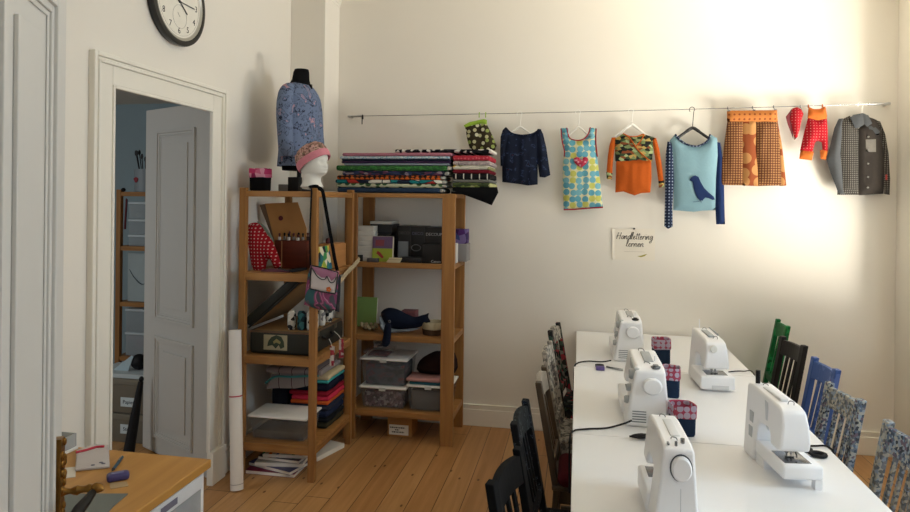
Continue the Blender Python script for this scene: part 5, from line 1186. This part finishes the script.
MB().lathe([(.001, .001), (r_ * .93, .001), (r_ * .97, .02), (r_, .045)], (cx, 4.60, B2), 32).build('base', cloth('4A3628'), t, smooth=True)
MB().lathe([(r_ * 1.0, .044), (r_ * 1.03, .05), (r_ * 1.02, .085), (r_ * .97, .092), (r_ * .93, .085), (r_ * .93, .047)], (cx, 4.60, B2), 32).noisy(.003, 30, 3).build('rim', cloth('B0A488'), t, smooth=True)

# ------------------------------------------------------------------ back shelf, lower compartment and floor
xA0, xA1 = -1.548, -1.352
M_filA = blots('mixed_contents', [(0, '2E3238'), (.45, '484C54'), (.56, '6A3038'), (.62, '3A424E'), (.7, '24282E')], 14, 'xyz', stretch=(1, 1, 2.2))
M_filB = cells('pink_white_beads', ['5E4048', '9A8A88', '4A343C', '7A6066', '3A2A30'], 60, 'xyz')
xA0, xA1 = [(-1.526,0.351),(-1.189,0.373)][0][0], [(-1.526,0.351),(-1.189,0.373)][1][0]
zA = [(-1.526,0.372),(-1.528,0.574),(-1.526,0.339)]
clear_box('clear box with white lid and pink-white beads, lower one of the two stacked', xA0, xA1, 4.515, 4.82, B3 + .001, zA[0][1], (M_filB, .85), group=None)
clear_box('clear box with white lid and mixed cloth, stacked on the bead box', xA0 + .004, xA1 + .006, 4.515, 4.82, zA[0][1] + .001, zA[1][1], (M_filA, .8))
zt = zA[1][1] + .001
for k, (xa, xb, ya, zb, lab) in enumerate(((.015, .15, 4.53, .05, 'clear shallow tray on the stacked boxes, the wide lower one'), (.075, .165, 4.56, .10, 'small clear tray on top of the wide tray'))):
    z0 = zt if k == 0 else zt + .052
    clear_box(lab, xA0 + xa, xA0 + xb + .06 * (1 - k), ya, ya + .2, z0, z0 + .048, (plain(['7A4444', '6A6A6C'][k], .8), .3), lid=False)
xB0 = [(-1.177,0.373),(-0.942,0.389)][0][0]
clear_box('clear box with white lid and grey cloth beside the bead box', xB0, -.868, 4.515, 4.82, B3 + .001, [(-1.034,0.401),(-1.034,0.383)][0][1], (plain('4E4B48', .8, var=.2), .85))
zt = [(-1.034,0.401),(-1.034,0.383)][0][1] + .001
solo(rbox(-1.165, -.93, 4.52, 4.68, zt, zt + .022, .009, 3).noisy(.003, 20, 5), 'folded_cloth', 'teal folded cloth under the pink one in the lower back shelf', 'cloth', cloth('2E5A66'))
solo(rbox(-1.185, -.94, 4.51, 4.69, zt + .023, zt + .048, .011, 3).noisy(.003, 18, 6), 'folded_cloth', 'pale pink folded cloth on the teal one in the lower back shelf', 'cloth', cloth('B98A86'))
P = [(-1.121,0.447),(-1.122,0.540),(-1.015,0.612),(-0.952,0.615),(-0.835,0.609),(-0.817,0.465)]
solo(puff([(min(max(p[0], -1.17), -.86), max(p[1], zt + .050)) for p in P], 4.66, .09, back=.9, smooth=3, crease=.008, seed=95, soft=.03), 'cloth_bag', 'dark brown cloth bag on the pink and teal cloths', 'bag', cloth('2A1A18'))
t = thing('cardboard_box', 'small cardboard box with a white label on the floor under the back shelf', 'box', (-1.25, 4.65, 0))
P = [(-1.336,0.136),(-1.155,-0.009)]
rbox(P[0][0], P[1][0], 4.58, 4.76, .0005, P[0][1], .003).build('carton', M_card, t, smooth=True)
Q = [(-1.324,0.087),(-1.180,0.015)]
ibox(Q[0][0], Q[1][0], 4.578, 4.5805, Q[1][1], Q[0][1]).build('label_sheet', M_paper, t)
b = MB(); zc = (Q[0][1] + Q[1][1]) / 2
rnd = random.Random(8)
for k, (dz, x_a, x_b) in enumerate(((.016, .008, .118), (0, .045, .075), (-.016, .022, .112))):
    x = Q[0][0] + x_a
    while x < Q[0][0] + x_b:
        w_ = rnd.uniform(.006, .014); b.box(x, min(x + w_, Q[0][0] + x_b), 4.5772, 4.578, zc + dz - .0045, zc + dz + .0045); x += w_ + .004
b.build('label_print', plain('4A4640', .8), t)

# ================================================================== desk at the lower left
DZ = .75
M_desk = wood('desk_top', 'A87838', 'C49350', 'y', 4, .4)
t = thing('desk', 'light wooden desk at the lower left below the doorway', 'desk', (-1.72, 1.6, 0))
ibox(-2.13, -1.317, .95, 2.212, DZ - .032, DZ).build('desktop', M_desk, t, bev=.004)
for x in (-2.08, -1.36):
    for y in (1.02, 2.13 if x < -2 else 1.705): ibox(x - .02, x + .02, y - .02, y + .02, 0, DZ - .032).build('leg', M_black if x > -1.5 else M_metal, t, bev=.003)
# tall plastic drawer unit below the desk
M_milk = plain('D3D6D6', .3, .4, alpha=.35)
t = thing('plastic_drawer_unit', 'white translucent plastic drawer unit under the desk corner', 'drawer unit', (-1.52, 1.92, 0))
x1 = -1.338
f = MB().box(-1.70, x1, 1.74, 1.762, 0, .7165).box(-1.70, x1, 2.178, 2.20, 0, .7165).box(-1.70, x1, 1.762, 2.178, .70, .7165).box(-1.70, -1.68, 1.762, 2.178, 0, .708).box(-1.68, x1, 1.762, 2.178, .0, .02)
f.build('frame', plain('DFE0DE', .4), t, bev=.004)
for k in range(3):
    z0, z1 = .025 + k * .223, .244 + k * .223
    d = MB().box(x1 - .30, x1 + .004, 1.766, 2.174, z0, z0 + .004).box(x1, x1 + .004, 1.766, 2.174, z0, z1 - .03).box(x1 - .30, x1, 1.766, 1.77, z0, z1).box(x1 - .30, x1, 2.17, 2.174, z0, z1)
    d.build('drawer', M_milk, t, bev=.002)
    ibox(x1 - .002, x1 + .010, 1.764, 2.176, z1 - .032, z1 + .018 * (k == 2)).build('drawer_rim', plain('D4D6D6', .4), t, bev=.003)
    rbox(x1 - .28, x1 - .02, 1.79, 2.15, z0 + .006, z1 - .05, .02).noisy(.01, 12, k).build('contents', blots('drawer_mix%d' % k, [(0, '4A5078'), (.45, '7C86A0'), (.55, '5E8A74'), (.62, 'C9CCCA')], 7, 'yz'), t, smooth=True)
ibox(x1 + .0102, x1 + .0115, 1.93, 2.02, .672, .694).build('label_strip', plain('6A6878', .7), t)
# on the desk
t = thing('white_tray', 'white plastic tray at the far left corner of the desk', 'tray', (-1.97, 2.12, DZ))
MB().box(-2.05, -1.865, 2.05, 2.055, DZ + .012, DZ + .062).box(-2.05, -1.865, 2.185, 2.19, DZ + .012, DZ + .062).box(-1.87, -1.865, 2.055, 2.185, DZ + .012, DZ + .062).box(-2.05, -2.045, 2.055, 2.185, DZ + .012, DZ + .062).build('tub', plain('B4B6B4', .4, alpha=.8), t, bev=.002)
ibox(-2.055, -1.86, 2.045, 2.195, DZ, DZ + .012).build('base', plain('E2E2DE', .4), t, bev=.003)
P = [(-1.839,2.159),(-1.811,2.227),(-1.757,2.228),(-1.618,2.058),(-1.671,2.030),(-1.714,2.007)]
t = thing('zip_pouch', 'clear zip pouch with a red zip lying on the desk', 'pouch', (P[0][0], P[0][1], DZ))
b = MB().prism(P, DZ + .0005, DZ + .012, 'xy'); b.build('pouch', plain('CFC8C6', .3, .5, alpha=.75), t, bev=.004, smooth=True)
Z = [(-1.814,2.127),(-1.793,2.158),(-1.780,2.190),(-1.755,2.201)]
MB().tube([(p[0], p[1], DZ + .015) for p in Z], .0045, 8).build('zip', plain('B02838', .6), t, smooth=True)
b = MB()
for p in [(-1.676,2.046),(-1.664,2.072),(-1.650,2.066)]: b.ell((p[0], p[1], DZ + .0122), .008, .006, .002, 10, 6)
b.build('small_parts', plain('5A5A6A', .5), t, smooth=True)
P = [(-1.778,2.023),(-1.742,2.043),(-1.681,1.970),(-1.711,1.950)]
solo(MB().prism(P, DZ + .0005, DZ + .002, 'xy'), 'paper_slip', 'small whitish paper slip beside the zip pouch', 'paper', plain('D0CAC0', .7), smooth=False)
t = thing('ballpoint_pen', 'dark blue pen lying on the desk behind the purple case', 'pen', (-1.62, 2.0, DZ))
a, b_ = [(-1.586,2.029),(-1.635,2.144)]
a, b_ = Vector((a[0], a[1], DZ + .0062)), Vector((b_[0], b_[1], DZ + .0062))
MB().cyl(a.lerp(b_, .12), b_, .0055, n=12).build('barrel', plain('2A4A5E', .4), t, smooth=True)
MB().cyl(a, a.lerp(b_, .12), .001, .0055, 12).build('tip', M_dark, t, smooth=True)
MB().bar(b_.lerp(a, .02) + Vector((0, 0, .007)), b_.lerp(a, .35) + Vector((0, 0, .007)), .002, .002).build('pocket_clip', M_metal, t)
P = [(-1.565,1.973),(-1.513,2.019),(-1.489,1.989),(-1.535,1.943)]
c = sum((Vector(p) for p in P), Vector((0, 0))) / 4; ang = math.atan2(P[1][1] - P[0][1], P[1][0] - P[0][0])
t = thing('purple_case', 'small dark purple case lying on the desk', 'case', (c.x, c.y, DZ))
L_ = (Vector(P[1]) - Vector(P[0])).length
rbox(-L_ / 2, L_ / 2, -.020, .020, .0005, .026, .010, 4, Matrix.Translation((c.x, c.y, DZ)) @ Matrix.Rotation(ang, 4, 'Z')).build('shell', plain('3A3566', .35, .5), t, smooth=True)
rbox(-L_ * .3, L_ * .25, -.009, .009, .0255, .0272, .0005, 1, Matrix.Translation((c.x, c.y, DZ)) @ Matrix.Rotation(ang, 4, 'Z')).build('label_window', plain('6E6E92', .4), t)
P = [(-1.534,1.950),(-1.488,1.975),(-1.458,1.945),(-1.499,1.912)]
solo(MB().prism(P, DZ + .0005, DZ + .0015, 'xy'), 'clear_strip', 'faint clear strip in front of the purple case', 'strip', plain('C8B088', .3, .5, alpha=.6), smooth=False)
P = [(-1.634,1.846),(-1.420,1.892),(-1.406,1.807),(-1.386,1.742),(-1.498,1.669)]
solo(MB().prism(P, DZ + .0005, DZ + .003, 'xy'), 'cutting_mat', 'grey cutting mat on the desk behind the door handle', 'mat', plain('6B706C', .6), smooth=False)

# ================================================================== the side room's shelf
cx0, cx1, cy0, cy1 = -4.10, -3.30, 5.26, 5.70
t = thing('shelf_unit', 'pine shelf in the dim side room behind the open door', 'shelf', ((cx0 + cx1) / 2, 5.48, 0))
for x in (cx0, cx1 - .045):
    for y in (cy0, cy1 - .04): ibox(x, x + .045, y, y + .04, 0, 1.775).build('post', M_pine, t, bev=.003)
LV = (1.755, 1.265, .76, .27)
for z in LV: ibox(cx0 + .002, cx1 - .002, cy0 + .041, cy1 - .041, z - .03, z).box(cx0 + .046, cx1 - .046, cy0 + .004, cy0 + .038, z - .04, z).build('shelf_board', M_pinex, t, bev=.002)
P = [(-4.026,1.984),(-3.889,1.779)]
cx = P[0][0] + .10
t = thing('brush_pot', 'grey pot with a red motif on the side room shelf', 'pot', (cx, 5.42, LV[0]))
MB().lathe([(.001, .001), (.085, .001), (.095, .21), (.088, .21), (.080, .02), (.001, .02)], (cx, 5.42, LV[0]), 28).build('pot', plain('8C959A', .5), t, smooth=True)
q = [(cx - .025 + .02 * math.cos(a) * (1 + .3 * math.sin(3 * a)), LV[0] + .11 + .025 * math.sin(a)) for a in [2 * PI * k / 12 for k in range(12)]]
MB().prism(q, 5.322, 5.36).build('red_motif', plain('8E2A34', .6), t)
rnd = random.Random(2)
for k in range(9):
    a = 2 * PI * k / 9; dx, dy = math.cos(a), math.sin(a); h = rnd.uniform(.30, .38)
    tt = thing('paint_brush', 'dark brush standing in the grey pot of the side room', 'brush', (cx, 5.42, LV[0]), 0, 'brushes in the side room pot')
    p0 = Vector((cx + dx * .02, 5.42 + dy * .02, LV[0] + .03)); p1 = Vector((cx + dx * .085, 5.42 + dy * .07, LV[0] + h))
    MB().cyl(p0, p1, .004, n=8).build('handle', M_black, tt, smooth=True)
    MB().ell(p1, .013, .009, .026, 10, 6).build('bristles', M_dark, tt, smooth=True)
M_dim = plain('B9C4C8', .4, .4, alpha=.55); M_cont = blots('drawer_contents', [(0, '3A4248'), (.5, '7A868A'), (.6, '2A3034')], 16, 'xyz')
def dbox(label, x0, z0, z1, y=5.30, m=M_dim, cont=M_cont, name='plastic_bin', group='plastic bins in the side room', w=.34):
    t = thing(name, label, 'drawer', (x0 + w / 2, y + .15, z0), 0, group)
    rbox(x0, x0 + w, y, y + .30, z0, z1 - .022, .006).build('tub', m, t, smooth=True)
    rbox(x0 + .015, x0 + w - .015, y + .012, y + .28, z0 + .012, z1 - .04, .006).build('contents', cont, t, smooth=True)
    rbox(x0 - .006, x0 + w + .006, y - .006, y + .306, z1 - .021, z1, .004).build('rim', plain('C2CCD0', .4), t, smooth=True)
dbox('clear drawer with grey contents, upper one on the second shelf of the side room', -4.0, LV[1] + .245, LV[1] + .40)
dbox('clear drawer with grey contents, middle one on the second shelf of the side room', -4.0, LV[1] + .105, LV[1] + .243)
dbox('clear shallow drawer, lowest on the second shelf of the side room', -4.0, LV[1] + .001, LV[1] + .103)
solo(MB().ell((-4.045, 5.282, LV[0] + .018), .02, .02, .018, 12, 8), 'dark_ball', 'small dark ball at the end of the side room shelf', 'ball', M_black)
solo(MB().prism([(-4.035, LV[1] + .15), (-4.02, LV[1] + .42), (-4.035, LV[1] + .43), (-4.05, LV[1] + .15)], 5.30, 5.31), 'red_strip', 'narrow dark red strip beside the side room drawers', 'strip', plain('5A1A24', .7), smooth=False)
t = thing('paper_folder', 'large pale folder with a dark curved motif in the side room shelf', 'folder', (-3.85, 5.33, LV[2]))
ibox(-4.02, -3.68, 5.32, 5.35, LV[2] + .001, LV[2] + .44).build('cover', plain('A3B0B2', .6), t, bev=.003)
MB().tube(catmull([(-4.0, 5.318, LV[2] + .29), (-3.95, 5.318, LV[2] + .22), (-3.87, 5.318, LV[2] + .16), (-3.80, 5.318, LV[2] + .20), (-3.74, 5.318, LV[2] + .28)], 6), [.004 + .0012 * min(i, 24 - i) for i in range(25)], 8, flat=.15).build('curved_motif', plain('56636A', .7), t, smooth=True)
dbox('clear box with dark contents, upper of two on the third side room shelf', -4.02, LV[3] + .215, LV[3] + .425, cont=plain('2A3A48', .7))
dbox('clear box with red-grey contents, lower of two on the third side room shelf', -4.02, LV[3] + .001, LV[3] + .213, cont=blots('red_grey', [(0, '3A4650'), (.55, '7A3446'), (.7, '4A5660')], 9, 'xyz'))
# cartons with written labels in the side room, behind the free edge of the open leaf
for k, (lab, z0, z1, wd, zc_) in enumerate((('grey-brown carton labelled Papier, the upper one behind the open leaf', .204, .440, 'Papier', .283), ('grey-brown carton labelled Stoffe on the side room floor', .0005, .197, 'Stoffe', .095))):
    t = thing('carton', lab, 'carton', (-3.08, 4.23, z0), 0, 'labelled cartons in the side room')
    rbox(-3.40, -2.76, 4.066, 4.40, z0, z1 - .04, .004).build('body', plain('6E675A', .8), t, smooth=True)
    rbox(-3.406, -2.754, 4.060, 4.406, z1 - .039, z1, .003).build('lid', plain('7A7466', .8), t, smooth=True)
    ibox(-3.115, -2.985, 4.0625, 4.065, zc_ - .032, zc_ + .032).build('label_sheet', plain('C6D2D6', .7), t)
    MB().text(wd, .036, facing(-3.052, 4.062, zc_)).build('lettering', plain('26303E', .7), t)
solo(MB().box(-3.38, -2.80, 4.09, 4.38, .4405, .468), 'paper_stack', 'stack of white papers on the upper labelled carton', 'papers', plain('B9C2C4', .8), smooth=False)
solo(MB().prism([(-3.26, .469), (-3.14, .469), (-3.10, .575), (-3.115, .58)], 4.17, 4.176), 'leaning_paper', 'white sheet leaning above the paper stack', 'paper', plain('A9BCC4', .8), smooth=False)
solo(MB().ell((-3.09, 4.22, .525), .058, .052, .056, 18, 12), 'dark_bag', 'small round black bag on the paper stack', 'bag', M_black)
t = thing('tapered_pole', 'tapered black pole leaning against the free edge of the open leaf', 'pole', (-2.85, 3.80, 0))
MB().tube([(-2.858, 3.80, .002), (-2.842, 3.84, .25), (-2.826, 3.88, .49)], [.036, .030, .017], 12).build('shaft', M_black, t, smooth=True)
MB().ell((-2.825, 3.884, .505), .016, .016, .02, 12, 8).build('end_knob', M_black, t, smooth=True)
